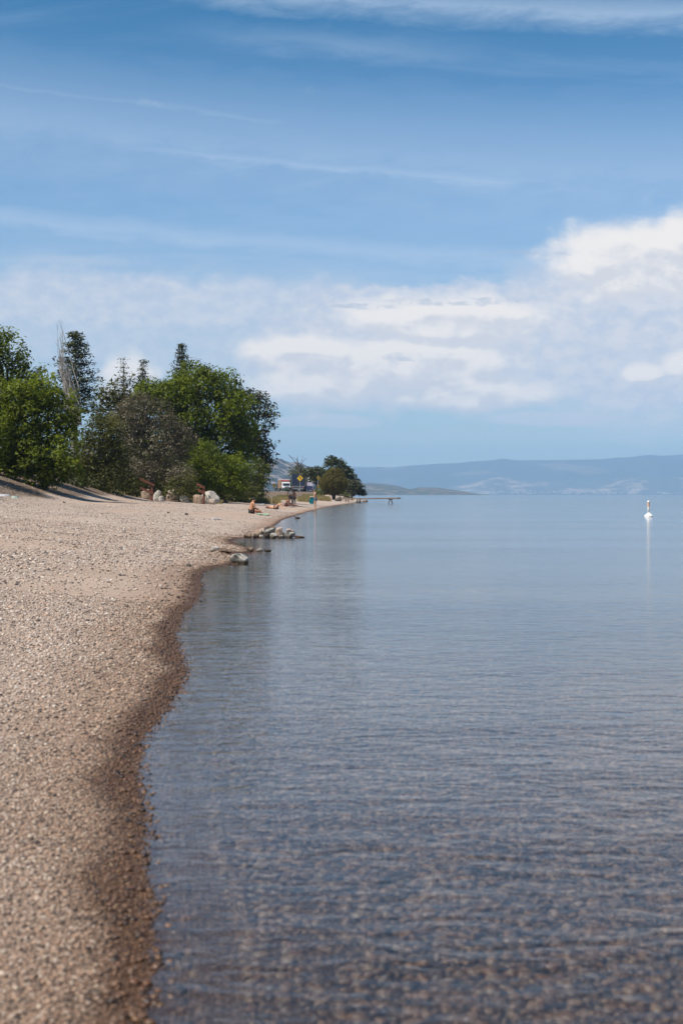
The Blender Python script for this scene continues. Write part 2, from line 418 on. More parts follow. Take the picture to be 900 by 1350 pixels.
# ------------------------------------------------------------------ water
def water_mat():
    m, T, out = mat_new('clear lake water')
    pos = T.new('ShaderNodeNewGeometry').outputs['Position']
    def stretch(sx, sy, rz=0):
        n = T.new('ShaderNodeMapping'); T.put(n.inputs[0], pos)
        n.inputs['Scale'].default_value = (sx, sy, 1); n.inputs['Rotation'].default_value = (0, 0, R(rz)); return n.outputs[0]
    a = T.noise(stretch(0.75, 1.0, 8), 13.0, 3, 0.5)          # capillary ripples, a few cm
    b_ = T.noise(stretch(0.62, 1.0, -12), 5.5, 4, 0.55, 0.5)      # wavelets
    c_ = T.noise(stretch(0.45, 1.0, 5), 1.2, 3, 0.5)              # slow swell
    gust = T.step(T.noise(stretch(0.25, 1.0, 3), 0.12, 4, 0.55), 0.35, 0.65)
    h = T.m('ADD', T.m('MULTIPLY', a, 0.0048), T.m('MULTIPLY', b_, 0.0115))
    h = T.m('MULTIPLY', h, T.m('ADD', 0.65, T.m('MULTIPLY', gust, 0.6)))
    h = T.m('ADD', h, T.m('MULTIPLY', c_, 0.015))
    bp = T.new('ShaderNodeBump'); bp.inputs['Strength'].default_value = 1.0; bp.inputs['Distance'].default_value = 1.0
    T.put(bp.inputs['Height'], h); N = bp.outputs[0]
    gl = T.new('ShaderNodeBsdfGlossy'); gl.inputs['Roughness'].default_value = 0.065; gl.inputs['Color'].default_value = (1, 1, 1, 1); T.put(gl.inputs['Normal'], N)
    rf = T.new('ShaderNodeBsdfRefraction'); rf.inputs['IOR'].default_value = 1.33; rf.inputs['Roughness'].default_value = 0.0
    rf.inputs['Color'].default_value = (0.90, 0.94, 0.95, 1); T.put(rf.inputs['Normal'], N)
    tr = T.new('ShaderNodeBsdfTransparent'); tr.inputs['Color'].default_value = (0.92, 0.96, 0.97, 1)
    mx = T.new('ShaderNodeMixShader'); mx.inputs[0].default_value = 0.40
    T.l.new(tr.outputs[0], mx.inputs[1]); T.l.new(rf.outputs[0], mx.inputs[2])
    fr = T.new('ShaderNodeFresnel'); fr.inputs['IOR'].default_value = 1.33; T.put(fr.inputs['Normal'], N)
    m2 = T.new('ShaderNodeMixShader'); T.put(m2.inputs[0], fr.outputs[0])
    T.l.new(mx.outputs[0], m2.inputs[1]); T.l.new(gl.outputs[0], m2.inputs[2])
    T.l.new(m2.outputs[0], out.inputs[0]); return m
wv = [(-40, -38, 0), (60, -38, 0), (13400, 12700, 0), (-6000, 12700, 0), (-6000, 3000, 0)]
wm = bpy.data.meshes.new('lake_water'); wm.from_pydata(wv, [], [(0, 1, 2, 3, 4)]); wm.update()
tag(obj('lake_water', wm, water_mat()), kind='structure')

# ------------------------------------------------------------------ far hills
def hill(name, prof, D0, D1, mat, seed, rough=0.12, nu=420, nd=26, top_extra=0.0):
    us = np.linspace(prof[0][0], prof[-1][0], nu)
    hv = np.interp(us, [p[0] for p in prof], [p[1] for p in prof])
    ts = np.linspace(0, 1.6, nd)
    Ug, Tg = np.meshgrid(us, ts, indexing='ij')
    D = D0 + (D1 - D0) * Tg
    x = (Ug - 450) / F * D1 * (0.9 + 0.1 * Tg)
    ridge = (652 - hv)[:, None] / F * D1 + EYE
    pr = np.where(Tg < 1, np.sin(np.clip(Tg, 0, 1) * math.pi / 2) ** 0.9, np.cos((Tg - 1) / 0.6 * math.pi / 2) ** 0.7 * 1.0)
    span = (us[-1] - us[0])
    P3 = np.stack([Ug.ravel() / 26.0, Tg.ravel() * 3.2], 1)
    nz = snoise(P3, seed, 1.5, 6).reshape(Ug.shape)
    z = ridge * pr * (1 + rough * nz * (1 - 0.55 * (np.abs(Tg - 1) < 0.15))) - 3.0
    z = np.maximum(z, -4.0)
    i = np.arange(nu * nd).reshape(nu, nd)
    Fq = np.stack([i[:-1, :-1], i[1:, :-1], i[1:, 1:], i[:-1, 1:]], -1).reshape(-1, 4)
    me = npmesh(name, np.stack([x.ravel(), D.ravel(), z.ravel()], 1), Fq, True)
    return tag(obj(name, me, mat), kind='structure')

def hill_mat(name, c_wood, c_open, scale, thr, sharp=0.06, stretch=(1, 1, 2.0)):
    m, T, out = mat_new(name)
    b = T.new('ShaderNodeBsdfPrincipled'); b.inputs['Roughness'].default_value = 0.95
    mp = T.new('ShaderNodeMapping'); T.put(mp.inputs[0], T.new('ShaderNodeNewGeometry').outputs['Position'])
    mp.inputs['Scale'].default_value = stretch
    n = T.noise(mp.outputs[0], scale, 7, 0.62); n2 = T.noise(mp.outputs[0], scale * 9, 5, 0.7)
    f = T.step(T.m('ADD', T.m('MULTIPLY', n, 0.75), T.m('MULTIPLY', n2, 0.25)), thr - sharp, thr + sharp)
    wood = T.mix(n2, tuple(c * 0.55 for c in c_wood), tuple(c * 1.4 for c in c_wood))
    T.put(b.inputs['Base Color'], T.mix(f, wood, c_open)); T.l.new(b.outputs[0], out.inputs[0])
    bp = T.new('ShaderNodeBump'); bp.inputs['Distance'].default_value = 1.0 / scale * 0.15; bp.inputs['Strength'].default_value = 0.6
    T.put(bp.inputs['Height'], n2); T.put(b.inputs['Normal'], bp.outputs[0])
    return m
hill('far_mountains', [(-1400, 608), (-200, 616), (400, 616), (465, 614.5), (520, 615.5), (545, 613), (600, 609.5), (640, 607), (700, 606), (760, 606.5), (800, 603.5), (850, 600.5), (900, 598.5), (1000, 594), (1300, 603), (2300, 610)],
     12700, 15000, hill_mat('hazy forest', (0.03, 0.045, 0.03), (0.16, 0.13, 0.09), 0.0016, 0.57), 11, 0.10)
hill('far_foothills', [(560, 652.4), (590, 643), (620, 637), (650, 628), (690, 630), (730, 635), (760, 637), (800, 632), (850, 628), (900, 629), (960, 632), (1100, 640), (1400, 652)],
     12000, 12900, hill_mat('dry foothill grass and woods', (0.06, 0.07, 0.045), (0.38, 0.29, 0.20), 0.0030, 0.56, 0.04), 17, 0.16)
hill('low_point', [(300, 650), (520, 650.8), (900, 651.0), (1400, 651.2)], 10200, 10600, hill_mat('dark shore woods', (0.02, 0.03, 0.025), (0.05, 0.05, 0.04), 0.01, 0.7), 5, 0.2, 300, 8)
hill('near_headland', [(340, 640), (440, 630), (475, 635.5), (500, 637), (520, 639.5), (540, 644), (556, 641.5), (575, 642), (600, 645), (625, 649), (655, 652.3)],
     4300, 4900, hill_mat('scrubby headland', (0.045, 0.06, 0.05), (0.25, 0.19, 0.14), 0.030, 0.555, 0.035, (1, 1, 1)), 23, 0.16, 360, 20)
hill('rocky_mountain', [(-900, 560), (-200, 570), (200, 590), (330, 600), (355, 602), (366, 601.5), (376, 606), (392, 611), (410, 616), (430, 622), (450, 630), (470, 641), (486, 652)],
     2900, 3500, hill_mat('rocky wooded slope', (0.014, 0.024, 0.022), (0.30, 0.24, 0.21), 0.045, 0.545, 0.045, (1, 1, 0.8)), 29, 0.32, 420, 24)

def town():
    rg = random.Random(12); mb = MB()
    for i in range(85):
        u = rg.choice((rg.uniform(600, 700), rg.uniform(690, 800), rg.uniform(780, 960))); D = rg.uniform(11600, 11950); x = X(u, D); w = rg.uniform(8, 24); h = rg.uniform(5, 10); z = rg.uniform(0, 26)
        mb.box((x, D, z + h / 2), (w, 10, h)); mb.add([(x - w / 2, D - 5, z + h), (x + w / 2, D - 5, z + h), (x + w / 2, D + 5, z + h), (x - w / 2, D + 5, z + h), (x - w / 2, D, z + h + 3), (x + w / 2, D, z + h + 3)], [(0, 1, 5, 4), (2, 3, 4, 5), (0, 4, 3), (1, 2, 5)])
    tag(mb.build('town', pmat('pale house walls', (.42, .38, .34), .9, .3, .02)), 'tiny pale houses of a far-off town at the foot of the hills', 'town', kind='stuff')
town()

# ------------------------------------------------------------------ pebbles (stuff: nobody could count them)
def pebble_mat():
    m, T, out = mat_new('pebble stone')
    b = T.new('ShaderNodeBsdfPrincipled')
    def at(n):
        a = T.new('ShaderNodeAttribute'); a.attribute_name = n; a.attribute_type = 'INSTANCER'; return a.outputs['Fac']
    pos = T.new('ShaderNodeNewGeometry').outputs['Position']
    c = gravel_color(T, at('tone'))
    c = T.mix(0.5, c, T.ramp(T.noise(pos, 160, 3), [(0.3, (0.75, 0.75, 0.75)), (0.7, (1.2, 1.2, 1.2))]), 'MULTIPLY')
    w = at('wet')
    c = T.mix(at('damp_vignette'), c, T.mix(1.0, c, (0.67, 0.59, 0.52), 'MULTIPLY'))  # damp stones, with the same vignette darkening painted in as on the ground
    c = T.mix(w, c, T.mix(1.0, c, T.mix(at('under'), (0.35, 0.24, 0.14), (0.54, 0.45, 0.37)), 'MULTIPLY'))
    T.put(b.inputs['Base Color'], c)
    T.put(b.inputs['Roughness'], T.m('SUBTRACT', 0.85, T.m('MULTIPLY', w, 0.45)))
    T.l.new(b.outputs[0], out.inputs[0]); return m

def pebble_shape(name, seed):
    bm = bmesh.new(); bmesh.ops.create_icosphere(bm, subdivisions=2, radius=1.0)
    rg = random.Random(seed)
    for k in range(5):
        n = Vector((rg.gauss(0, 1), rg.gauss(0, 1), rg.gauss(0, 1))).normalized(); dd = rg.uniform(0.62, 0.85)
        for v in bm.verts:
            e = v.co.dot(n) - dd
            if e > 0: v.co -= n * e * 0.85
    for v in bm.verts: v.co = Vector((v.co.x * 1.0, v.co.y * 0.78, v.co.z * 0.55))
    for f in bm.faces: f.smooth = True
    me = bpy.data.meshes.new(name); bm.to_mesh(me); bm.free(); return me

PEB = pebble_mat()
def scatter_pebbles(name, n, ylo, yhi, dlo, dhi, smin, smax, seed, cluster=0.0, tlim=0.29, bury=0.25, kindlabel=None):
    rg = np.random.RandomState(seed)
    m = int(n * (30 if n < 10000 else 8))
    y = np.sqrt(rg.uniform(ylo ** 2, yhi ** 2, m)); t = rg.uniform(-tlim, tlim, m); x = t * y
    # candidates thinned first by distance to the shore
    d = signed_d(x, y); keep = (d > dlo) & (d < dhi)
    x, y, d = x[keep], y[keep], d[keep]
    if name == 'lakebed_gravel':
        k1 = rg.uniform(0, 1, len(x)) < (1 - sst(y, 4.5, 16.5)) ** 1.5; x, y, d = x[k1], y[k1], d[k1]
    XY = np.stack([x, y], 1)
    if cluster > 0:
        q = coarse(x, y, d)
        k2 = rg.uniform(0, 1, len(x)) < (1 - cluster) + cluster * q ** 1.4
        x, y, d, XY = x[k2], y[k2], d[k2], XY[k2]
    if len(x) > n: x, y, d, XY = x[:n], y[:n], d[:n], XY[:n]
    z = height(x, y, d); s = smin * np.power(smax / smin, rg.power(0.45, len(x)) if False else rg.uniform(0, 1, len(x)) ** 2.6)
    s = s * np.where(d < 0.1, 0.75 + 0.25 * np.clip(-d / 0.5, 0, 1), 1)
    V = np.stack([x, y, z + s * (0.55 * 0.5 - bury * 0.5)], 1)
    me = bpy.data.meshes.new(name); me.vertices.add(len(x)); me.vertices.foreach_set('co', V.astype(np.float32).ravel())
    fattr(me, 'size', s); fattr(me, 'tone', np.where(rg.uniform(0, 1, len(x)) < 0.22, rg.uniform(0, 0.16, len(x)), rg.uniform(0.1, 1, len(x))))
    fattr(me, 'wet', 1 - sst(d + snoise(XY, 31, 5, 4) * 0.10, 0.08, 0.30)); fattr(me, 'damp_vignette', 1 - sst(d + snoise(XY, 33, 3, 3) * 0.2, 0.1, 1.15))  # second mask mixes dampness with the painted vignette
    fattr(me, 'under', (d < -0.05).astype(float))
    rot = me.attributes.new('spin', 'FLOAT_VECTOR', 'POINT')
    ro = np.stack([rg.normal(0, 0.22, len(x)), rg.normal(0, 0.22, len(x)), rg.uniform(0, 6.28, len(x))], 1).astype(np.float32)
    rot.data.foreach_set('vector', ro.ravel())
    o = obj(name, me)
    shapes = [bpy.data.objects.get('stone_shape') ]
    ng = bpy.data.node_groups.new(name, 'GeometryNodeTree')
    ng.interface.new_socket('Geometry', in_out='INPUT', socket_type='NodeSocketGeometry')
    ng.interface.new_socket('Geometry', in_out='OUTPUT', socket_type='NodeSocketGeometry')
    N = ng.nodes; L = ng.links
    gi = N.new('NodeGroupInput'); go = N.new('NodeGroupOutput')
    # the stone itself is built in the tree: a roughened, flattened icosphere
    ico = N.new('GeometryNodeMeshIcoSphere'); ico.inputs['Radius'].default_value = 1.0; ico.inputs['Subdivisions'].default_value = 2
    sp = N.new('GeometryNodeSetPosition'); nt = N.new('ShaderNodeTexNoise'); nt.inputs['Scale'].default_value = 0.9; nt.inputs['Detail'].default_value = 1
    pn = N.new('GeometryNodeInputPosition'); sub = N.new('ShaderNodeVectorMath'); sub.operation = 'SUBTRACT'; sub.inputs[1].default_value = (0.5, 0.5, 0.5)
    mul = N.new('ShaderNodeVectorMath'); mul.operation = 'MULTIPLY'; mul.inputs[1].default_value = (0.9, 0.9, 0.9)
    off = N.new('ShaderNodeVectorMath'); off.operation = 'ADD'; off.inputs[1].default_value = (seed * 1.3, seed * 0.7, 0.0)
    L.new(pn.outputs[0], off.inputs[0]); L.new(off.outputs[0], nt.inputs['Vector'])
    L.new(nt.outputs['Color'], sub.inputs[0]); L.new(sub.outputs[0], mul.inputs[0]); L.new(mul.outputs[0], sp.inputs['Offset'])
    L.new(ico.outputs[0], sp.inputs['Geometry'])
    tf = N.new('GeometryNodeTransform'); tf.inputs['Scale'].default_value = (0.6, 0.47, 0.33); L.new(sp.outputs[0], tf.inputs['Geometry'])
    ss = N.new('GeometryNodeSetShadeSmooth'); L.new(tf.outputs[0], ss.inputs['Geometry'])
    sm = N.new('GeometryNodeSetMaterial'); sm.inputs['Material'].default_value = PEB; L.new(ss.outputs[0], sm.inputs['Geometry'])
    iop = N.new('GeometryNodeInstanceOnPoints')
    L.new(gi.outputs[0], iop.inputs['Points']); L.new(sm.outputs[0], iop.inputs['Instance'])
    a1 = N.new('GeometryNodeInputNamedAttribute'); a1.data_type = 'FLOAT'; a1.inputs[0].default_value = 'size'
    a2 = N.new('GeometryNodeInputNamedAttribute'); a2.data_type = 'FLOAT_VECTOR'; a2.inputs[0].default_value = 'spin'
    L.new(a1.outputs['Attribute'], iop.inputs['Scale'])
    e2r = N.new('FunctionNodeEulerToRotation'); L.new(a2.outputs['Attribute'], e2r.inputs[0]); L.new(e2r.outputs[0], iop.inputs['Rotation'])
    L.new(iop.outputs[0], go.inputs[0])
    md = o.modifiers.new('stones', 'NODES'); md.node_group = ng
    return tag(o, kindlabel, 'gravel', kind='stuff')

scatter_pebbles('gravel', 90000, 2.2, 7.0, -0.30, 3.2, 0.004, 0.017, 1, cluster=0.35, tlim=0.34, kindlabel='fine brown gravel at the near waterline, wet where the lake laps it')
scatter_pebbles('lakebed_gravel', 62000, 1.2, 17.0, -7.0, -0.25, 0.012, 0.048, 2, tlim=0.62, kindlabel='mixed brown and grey pebbles lying on the shallow lake bed')
scatter_pebbles('gravel', 4200, 2.6, 12.0, -0.15, 0.10, 0.010, 0.036, 6, tlim=0.34, kindlabel='wet rounded stones breaking the surface along the very edge of the water')
scatter_pebbles('gravel', 80000, 6.5, 16.0, -0.12, 7.0, 0.007, 0.024, 3, cluster=0.8, kindlabel='pale and dark pebbles on the middle stretch of the beach')
scatter_pebbles('gravel', 70000, 12.0, 42.0, -0.1, 14.0, 0.012, 0.046, 4, cluster=0.9, kindlabel='larger mixed stones strewn over the upper beach before the trees')
scatter_pebbles('gravel', 20000, 40.0, 95.0, -0.05, 22.0, 0.02, 0.055, 5, cluster=1.0, kindlabel='scattered stones on the far gravel slope near the bathers')

# ------------------------------------------------------------------ foliage
def leaf_mat(name, dark, light, trans=0.35):
    m, T, out = mat_new(name)
    a = T.new('ShaderNodeAttribute'); a.attribute_name = 'tone'
    mid = tuple((p + q) / 2 for p, q in zip(dark, light))
    c = T.ramp(a.outputs['Fac'], [(0.0, dark), (0.5, mid), (1.0, light)])
    b = T.new('ShaderNodeBsdfPrincipled'); b.inputs['Roughness'].default_value = 0.55; b.inputs['Specular IOR Level'].default_value = 0.25; T.put(b.inputs['Base Color'], c)
    t = T.new('ShaderNodeBsdfTranslucent'); T.put(t.inputs['Color'], T.mix(1.0, c, (1.2, 1.25, 0.6), 'MULTIPLY'))
    x = T.new('ShaderNodeMixShader'); x.inputs[0].default_value = trans
    T.l.new(b.outputs[0], x.inputs[1]); T.l.new(t.outputs[0], x.inputs[2]); T.l.new(x.outputs[0], out.inputs[0]); return m
L_BRIGHT = leaf_mat('bright green leaves', (0.046, 0.066, 0.008), (0.200, 0.238, 0.020), 0.5)
L_GREEN = leaf_mat('mid green leaves', (0.042, 0.060, 0.009), (0.165, 0.200, 0.022), 0.45)
L_OLIVE = leaf_mat('olive green leaves', (0.032, 0.037, 0.009), (0.125, 0.120, 0.026), 0.35)
L_GREY = leaf_mat('grey silvery leaves', (0.065, 0.055, 0.034), (0.20, 0.17, 0.11), 0.2)
L_DARK = leaf_mat('dark green needles', (0.018, 0.024, 0.006), (0.075, 0.082, 0.018), 0.12)
L_DARK2 = leaf_mat('dark olive leaves', (0.024, 0.028, 0.010), (0.095, 0.092, 0.036), 0.2)
L_WILLOW = leaf_mat('bronze willow leaves', (0.07, 0.06, 0.012), (0.20, 0.16, 0.035), 0.4)
L_GRASS = leaf_mat('dry yellow green grass', (0.15, 0.125, 0.05), (0.38, 0.30, 0.14), 0.3)
L_MIDYEL = leaf_mat('yellow green leaves', (0.045, 0.06, 0.012), (0.17, 0.19, 0.035), 0.42)
BARK = pmat('bark', (0.085, 0.06, 0.045), 0.9, 0.3, 5, bump=0.5)
BARK_GREY = pmat('bleached bark', (0.42, 0.38, 0.33), 0.9, 0.25, 5)
BARK_DARK = pmat('dark bark', (0.05, 0.038, 0.03), 0.9, 0.3, 5)

def leaves(centers, tones, leaf, per, spread, seed, flat=1.0, up=0.35):
    leaf *= 0.84; per = int(per * 1.3)
    """numpy leaf quads gathered round clump centres; returns V,F,tone"""
    rg = np.random.RandomState(seed); n = len(centers) * per
    c = np.repeat(centers, per, 0); tn = np.repeat(tones, per)
    sp = np.repeat(np.broadcast_to(np.asarray(spread), (len(centers),)), per)
    dv = rg.normal(0, 1, (n, 3)); dv /= np.maximum(1, np.linalg.norm(dv, axis=1) / 1.6)[:, None]
    dv[:, 2] *= flat; c = c + dv * sp[:, None]
    nrm = rg.normal(0, 1, (n, 3)); nrm[:, 2] = np.abs(nrm[:, 2]) + up * 1.9; nrm += dv * 0.7; nrm /= np.linalg.norm(nrm, axis=1)[:, None]
    a = np.cross(nrm, rg.normal(0, 1, (n, 3))); a /= np.linalg.norm(a, axis=1)[:, None] + 1e-9; b = np.cross(nrm, a)
    s = leaf * (0.45 + 1.1 * rg.uniform(0, 1, n) ** 1.6)[:, None]
    V = np.stack([c - a * s, c + b * s * 0.45, c + a * s, c - b * s * 0.45], 1).reshape(-1, 3)
    Fq = np.arange(n * 4).reshape(n, 4)
    t = np.clip(tn + rg.normal(0, 0.14, n), 0, 1)
    return V, Fq, np.repeat(t, 4)

def crown_clumps(lobes, dens, seed, gap=0.25, inner=0.45, lump=0.22):
    rg = np.random.RandomState(seed); C = []; Tn = []
    for li, (cx, cy, cz, rx, ry, rz) in enumerate(lobes):
        area = 4 * math.pi * ((rx * ry) ** 1.6 / 3 + (rx * rz) ** 1.6 / 3 + (ry * rz) ** 1.6 / 3) ** (1 / 1.6)
        n = max(20, int(area * dens))
        dr = rg.normal(0, 1, (n, 3)); dr /= np.linalg.norm(dr, axis=1)[:, None]
        nzv = snoise(dr + li * 3.7, seed + li, 3.2, 3)
        rr = (1 - (1 - inner) * rg.uniform(0, 1, n) ** 2.2) * (1 + lump * nzv)
        p = dr * rr[:, None] * np.array([rx, ry, rz]) + np.array([cx, cy, cz])
        keep = (snoise(p, seed + 50 + li, 2.6 / max(0.5, (rx + rz) * 0.35), 3) + rg.uniform(-0.35, 0.35, n)) > -0.9 + gap
        C.append(p[keep]); Tn.append((0.5 + 0.42 * nzv + rg.normal(0, 0.12, n) + rg.uniform(-0.1, 0.1))[keep])
    return np.concatenate(C), np.clip(np.concatenate(Tn), 0, 1)

def branch_pts(a, b, rg, sag=0.15, n=5):
    a = Vector(a); b = Vector(b); L = (b - a).length; out = []
    for i in range(n):
        t = i / (n - 1); p = a.lerp(b, t); p.z += math.sin(t * math.pi) * L * sag
        if 0 < i < n - 1: p += Vector((rg.uniform(-1, 1), rg.uniform(-1, 1), rg.uniform(-.6, .6))) * L * 0.045
        out.append(p)
    return out

def tree(name, u, D, v_base, v_top, lobes_px, mat, label, seed, leaf=0.13, dens=4.0, per=16, spread=0.33, gap=0.25, bark=BARK, trunk_r=0.16, lump=0.22, flat=0.8, depth=0.9, group=None, cat='tree', stems=1):
    """lobes_px: (u, v, ru, rv[, dy]) - centre and radii as seen, converted into metres at the tree's distance"""
    x0 = X(u, D); z0 = gz(x0, D) - 0.05
    root = empty(name, (x0, D, z0), label, cat, group)
    k = D / F; rg = random.Random(seed); lobes = []
    for l in lobes_px:
        lu, lv, ru, rv = l[:4]; dy = l[4] if len(l) > 4 else rg.uniform(-0.25, 0.25) * ru * k
        lobes.append((X(lu, D) - x0, dy, Z(lv, D) - z0, ru * k, ru * k * depth, rv * k))
    C, Tn = crown_clumps(lobes, dens, seed, gap, lump=lump)
    C[:, 2] = np.maximum(C[:, 2], 0.12)
    V, Fq, t = leaves(C, Tn, leaf, per, spread, seed + 5, flat)
    me = npmesh('crown', V, Fq); fattr(me, 'tone', t); obj('crown', me, mat, root)
    mb = MB()
    top = max(lobes, key=lambda l: l[2]); 
    for s in range(stems):
        bx = (s - (stems - 1) / 2) * trunk_r * 2.2
        tgt = top if s == 0 else lobes[s % len(lobes)]
        tp = branch_pts((bx, 0, 0), (tgt[0], tgt[1], max(0.5, tgt[2] + tgt[5] * 0.4)), rg, 0.0, 6)
        tp = [Vector((bx, 0, -0.2))] + tp
        mb.tube(tp, [trunk_r * 1.35 * (1 - 0.85 * i / 6) + 0.01 for i in range(7)], 8)
    for l in lobes:
        fork = tp[2 + rg.randrange(2)]
        ends = [Vector((l[0], l[1], l[2]))]
        for q in range(3): ends.append(Vector((l[0] + rg.uniform(-.75, .75) * l[3], l[1] + rg.uniform(-.75, .75) * l[4], l[2] + rg.uniform(-.3, .85) * l[5])))
        e0 = ends[0]; mb.tube(branch_pts(fork, e0, rg, 0.08), [trunk_r * f for f in (0.55, 0.45, 0.35, 0.26, 0.16)], 6)
        for e in ends[1:]:
            mb.tube(branch_pts(e0.lerp(fork, 0.3), e, rg, 0.1, 4), [trunk_r * f for f in (0.28, 0.2, 0.13, 0.05)], 5)
    mb.build('trunk', bark, root, smooth=True)
    return root

def conifer(name, u, D, v_top, half_px, mat, label, seed, v_bot=None, leaf=0.15, per=14, levels=26, droop=-0.1, clump=0.35, sparse=0.15, bark=BARK_DARK, power=0.8, top_w=0.18, irregular=0.35, cat='tree'):
    x0 = X(u, D); z0 = gz(x0, D) - 0.05; H = Z(v_top, D) - z0; k = D / F
    zb = (Z(v_bot, D) - z0) if v_bot else 0.12 * H
    root = empty(name, (x0, D, z0), label, cat); rg = random.Random(seed)
    mb = MB(); r0 = H * 0.014 + 0.03
    mb.tube([(0, 0, -0.2), (0.02, 0, H * 0.3), (0, 0.03, H * 0.7), (0, 0, H)], [r0, r0 * 0.8, r0 * 0.4, 0.015], 8)
    C = []; Tn = []
    for i in range(levels):
        f = i / (levels - 1); z = zb + (H - zb) * f
        R0 = half_px * k * ((1 - f) ** power * (1 - top_w) + top_w * (1 - f * 0.55))
        nb = rg.choice((4, 5, 6)) if f < 0.9 else 3
        a0 = rg.uniform(0, 6.28)
        for b in range(nb):
            if rg.random() < sparse: continue
            a = a0 + b * 6.283 / nb + rg.uniform(-.4, .4); L = R0 * (1 + rg.uniform(-irregular, irregular * 0.6))
            e = Vector((math.cos(a) * L, math.sin(a) * L, z + L * (droop + rg.uniform(-.12, .12))))
            mb.tube([(0, 0, z), e * 0.5 + Vector((0, 0, z)) * 0.5, e], [0.035, 0.022, 0.008], 4)
            m = max(2, int(L / (clump * 0.9)))
            tn = rg.uniform(0.2, 0.8)
            for q in range(m):
                g = (q + 1) / m
                if g < 0.3 and m > 3 and rg.random() < 0.6: continue
                C.append((e.x * g + rg.uniform(-1, 1) * clump * 0.4, e.y * g + rg.uniform(-1, 1) * clump * 0.4, z + (e.z - z) * g + 0.03)); Tn.append(tn + rg.uniform(-.15, .15))
    C.append((0, 0, H)); Tn.append(0.5)
    V, Fq, t = leaves(np.array(C), np.clip(np.array(Tn), 0, 1), leaf, per, clump * 0.6, seed + 3, 0.45, 0.6)
    me = npmesh('crown', V, Fq); fattr(me, 'tone', t); obj('crown', me, mat, root)
    mb.build('trunk', bark, root, smooth=True); return root

# back row first
conifer('pine_tree', 100, 132, 441, 34, L_DARK, 'tall dark pine with ragged tufted branches behind the bare grey poplar', 101, v_bot=545, leaf=0.17, per=24, levels=22, clump=0.62, sparse=0.1, power=0.62, top_w=0.12, irregular=0.35, droop=0.2)
conifer('spruce_tree', 163, 150, 474, 24, L_DARK2, 'thin see-through conifer rising between tall dark pine and broad green tree', 102, v_bot=600, leaf=0.12, per=9, levels=24, clump=0.5, sparse=0.2, power=0.75, irregular=0.3)
conifer('spruce_tree', 188, 152, 477, 17, L_DARK, 'small narrow conifer just right of the thin see-through one', 103, v_bot=600, leaf=0.14, per=14, levels=26, clump=0.5, sparse=0.15, power=0.7)
conifer('fir_tree', 240, 155, 456, 30, L_DARK, 'pointed dark fir whose tip stands above the broad bright green tree', 104, v_bot=600, leaf=0.15, per=22, levels=30, clump=0.55, sparse=0.08, power=0.75, top_w=0.1)

def bare_poplar():
    D = 112; x0 = X(98, D); z0 = gz(x0, D) - 0.05; k = D / F
    root = empty('dead_poplar_tree', (x0, D, z0), 'bare grey dead poplar with tall upright leafless branches before the dark pine', 'tree')
    rg = random.Random(5); mb = MB(); mt = MB()
    mt.tube([(0, 0, -.2), (0.05, 0, 2.5), (-0.2, 0, 5.2), (-0.55, 0, 7.5)], [0.2, 0.16, 0.12, 0.06], 8)
    ends = []
    for i in range(60):
        f = rg.random(); ub = rg.uniform(88, 108) ; ut = 76 + 31 * f + rg.uniform(-2, 2)
        vt = (424 if rg.random() < 0.12 and f < 0.3 else 455 + 95 * f ** 1.1 + rg.uniform(-14, 25))
        vb = min(560, vt + rg.uniform(50, 110))
        ends.append((ub, vb, ut, vt))
    ends += [(86, 540, 76, 427), (88, 540, 81, 421), (85, 520, 79, 436), (90, 545, 83, 440)]
    for ub, vb, ut, vt in ends:
        yb = rg.uniform(-.4, .4); a = Vector((X(ub, D) - x0, yb * .4, Z(vb, D) - z0)); b = Vector((X(ut, D) - x0, yb, Z(vt, D) - z0))
        m1 = a.lerp(b, .5) + Vector((rg.uniform(-.1, .1), rg.uniform(-.1, .1), 0))
        j = lambda t, w: a.lerp(b, t) + Vector((rg.uniform(-w, w), rg.uniform(-w, w), 0))
        mb.tube([a, j(.25, .10), j(.5, .13), j(.75, .11), b], [0.045, 0.038, 0.03, 0.022, 0.010], 4)
        for q in range(7):
            t = rg.uniform(.2, .95); p = a.lerp(b, t); e = p + Vector((rg.uniform(-.22, .22), rg.uniform(-.2, .2), rg.uniform(.3, .9)))
            mb.tube([p, e], [0.014, 0.005], 3)
    mb.build('branches', BARK_GREY, root); mt.build('trunk', BARK_GREY, root, smooth=True)
bare_poplar()

tree('broadleaf_tree', 160, 128, 655, 495, [(165, 520, 30, 22), (150, 545, 28, 28), (185, 550, 35, 30), (160, 585, 40, 34)], L_OLIVE, 'shadowed olive green tree in the gap below the thin conifer', 201, 0.2, 2.2, 15, 0.45, 0.3)
tree('broadleaf_tree', 345, 142, 655, 512, [(330, 528, 22, 16), (342, 535, 17, 15), (338, 560, 26, 20), (352, 552, 11, 9), (346, 585, 20, 20), (350, 612, 14, 18), (332, 600, 25, 30)], L_DARK2,
     'dark ragged tree at the lakeward end of the wood, leaves thin at its edge', 202, 0.19, 2.6, 16, 0.42, 0.48, lump=0.35, flat=0.5)
tree('broadleaf_tree', 262, 124, 655, 476, [(262, 500, 34, 26), (240, 520, 45, 30), (292, 512, 30, 22), (218, 524, 32, 24), (270, 545, 58, 36), (310, 545, 24, 34), (300, 590, 38, 40), (245, 575, 50, 36), (318, 580, 20, 30), (200, 515, 20, 16)], L_BRIGHT,
     'biggest tree, broad rounded bright green crown in the middle of the wood', 203, 0.17, 3.1, 18, 0.34, 0.28, trunk_r=0.28, lump=0.38)
